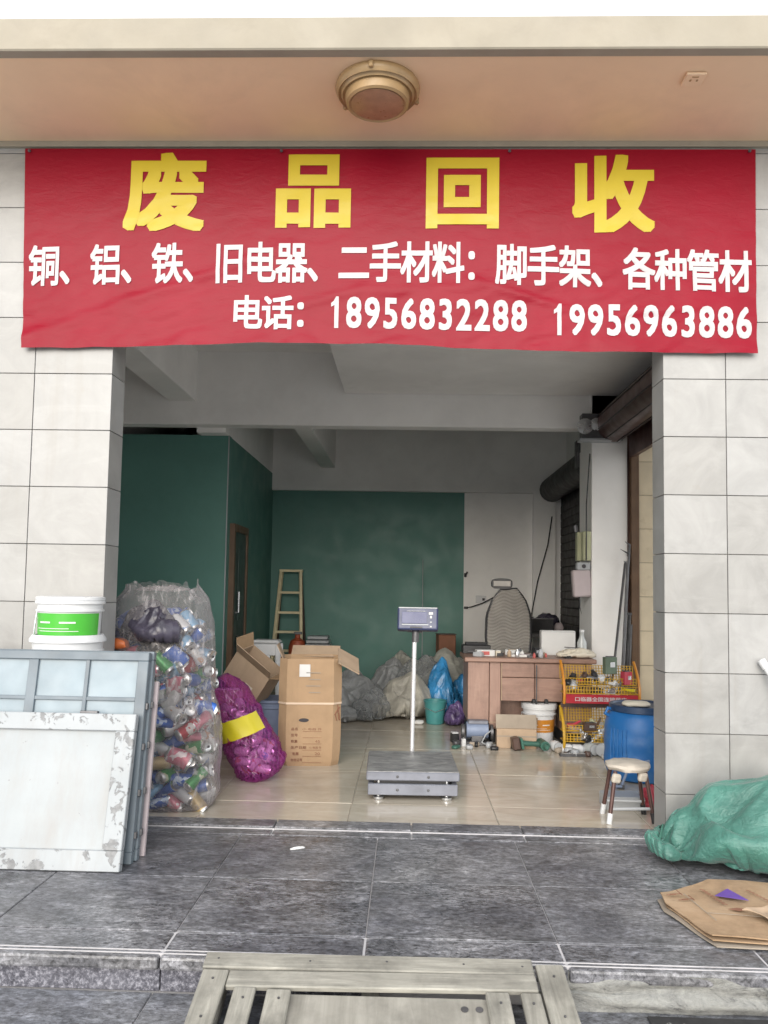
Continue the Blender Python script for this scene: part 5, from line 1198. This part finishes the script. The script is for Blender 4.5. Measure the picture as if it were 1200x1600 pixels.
tag(cloth_sack('paper_crumb', 'loose', 'paper', (-.50, -.27, 0), (.075, .03, .012), .5), 'white paper crumb on the dark tiles near the threshold', 'paper')
t = thing('rubber_mat', 'black ribbed rubber mat on the paving below the step', 'mat', (1.36, -1.77, -.12))
MB().span(-.58, .85, -.45, .32, 0, .008, .003).build('base', 'rubber', t)
b = MB()
for k in range(30):
    x = -.6+.05*k
    for j in range(6):
        y = -.40+.12*j
        if -.57 < x < .8: b.box((x, y+.03, .01), (.008, .10, .006), (0, 0, -.6 if (k//2+j) % 2 else .7)); b.box((x+.024, y, .01), (.03, .006, .005), (0, 0, .3))
b.build('tread', 'mat_rib', t)

# ------------------------------------------------------------------ wooden ramp on the step
t = thing('wooden_ramp', 'weathered wooden pallet ramp resting on the edge of the step', 'ramp', (-.10, -1.385, .02), (math.atan2(.17, .72), 0, R(1.2)))
def plank(x0, x1, y0, y1, z0, z1, m, name='plank', rz=0):
    b = MB(); b.box((0, 0, 0), (x1-x0, y1-y0, z1-z0), None, .004)
    o = b.build(name, m, t, False, ((x0+x1)/2, (y0+y1)/2, (z0+z1)/2)); o.rotation_euler = (0, random.uniform(-.006, .006), rz+random.uniform(-.004, .004)); return o
plank(-.545, .525, -.072, -.0, -.022, .0, 'wood_x'); plank(-.455, .525, -.148, -.076, -.022, -.002, 'wood_x')
for x0, x1, y0, y1 in ((-.545, -.462, -.76, -.076), (-.43, -.362, -.76, -.152), (-.325, -.25, -.76, -.158), (.362, .435, -.76, -.152), (.47, .532, -.76, -.152), (.54, .63, -.76, -.022)): plank(x0, x1, y0, y1, -.024, -.003, 'wood_y', rz=-.012 if x0 < 0 else .012)
plank(-.26, .365, -.76, -.15, -.040, -.028, 'ply', 'panel')
for y in (-.3, -.52, -.72): plank(-.54, .6, y-.035, y+.035, -.075, -.042, 'wood_x', 'batten')
for x in (-.5, 0, .55): plank(x-.03, x+.03, -.74, -.05, -.11, -.078, 'wood_y', 'runner')
b = MB()
for x, y in ((-.5, -.03), (-.2, -.035), (.05, -.03), (.3, -.035), (.49, -.04), (-.5, -.12), (-.39, -.2), (-.28, -.2), (.4, -.2), (.5, -.2), (.585, -.08), (.585, -.25), (.49, -.125), (-.5, -.28)): b.lathe([(.004, -.002), (.004, .0012), (.001, .0015)], (x, y, -.001), 8)
b.build('nail', 'dark_steel', t)
b = MB()
for x in (.29, .335): b.lathe([(.012, -.0275), (.012, -.0265), (.006, -.0262)], (x, -.2, 0), 12)
b.build('bolt_hole', 'dark_steel', t)
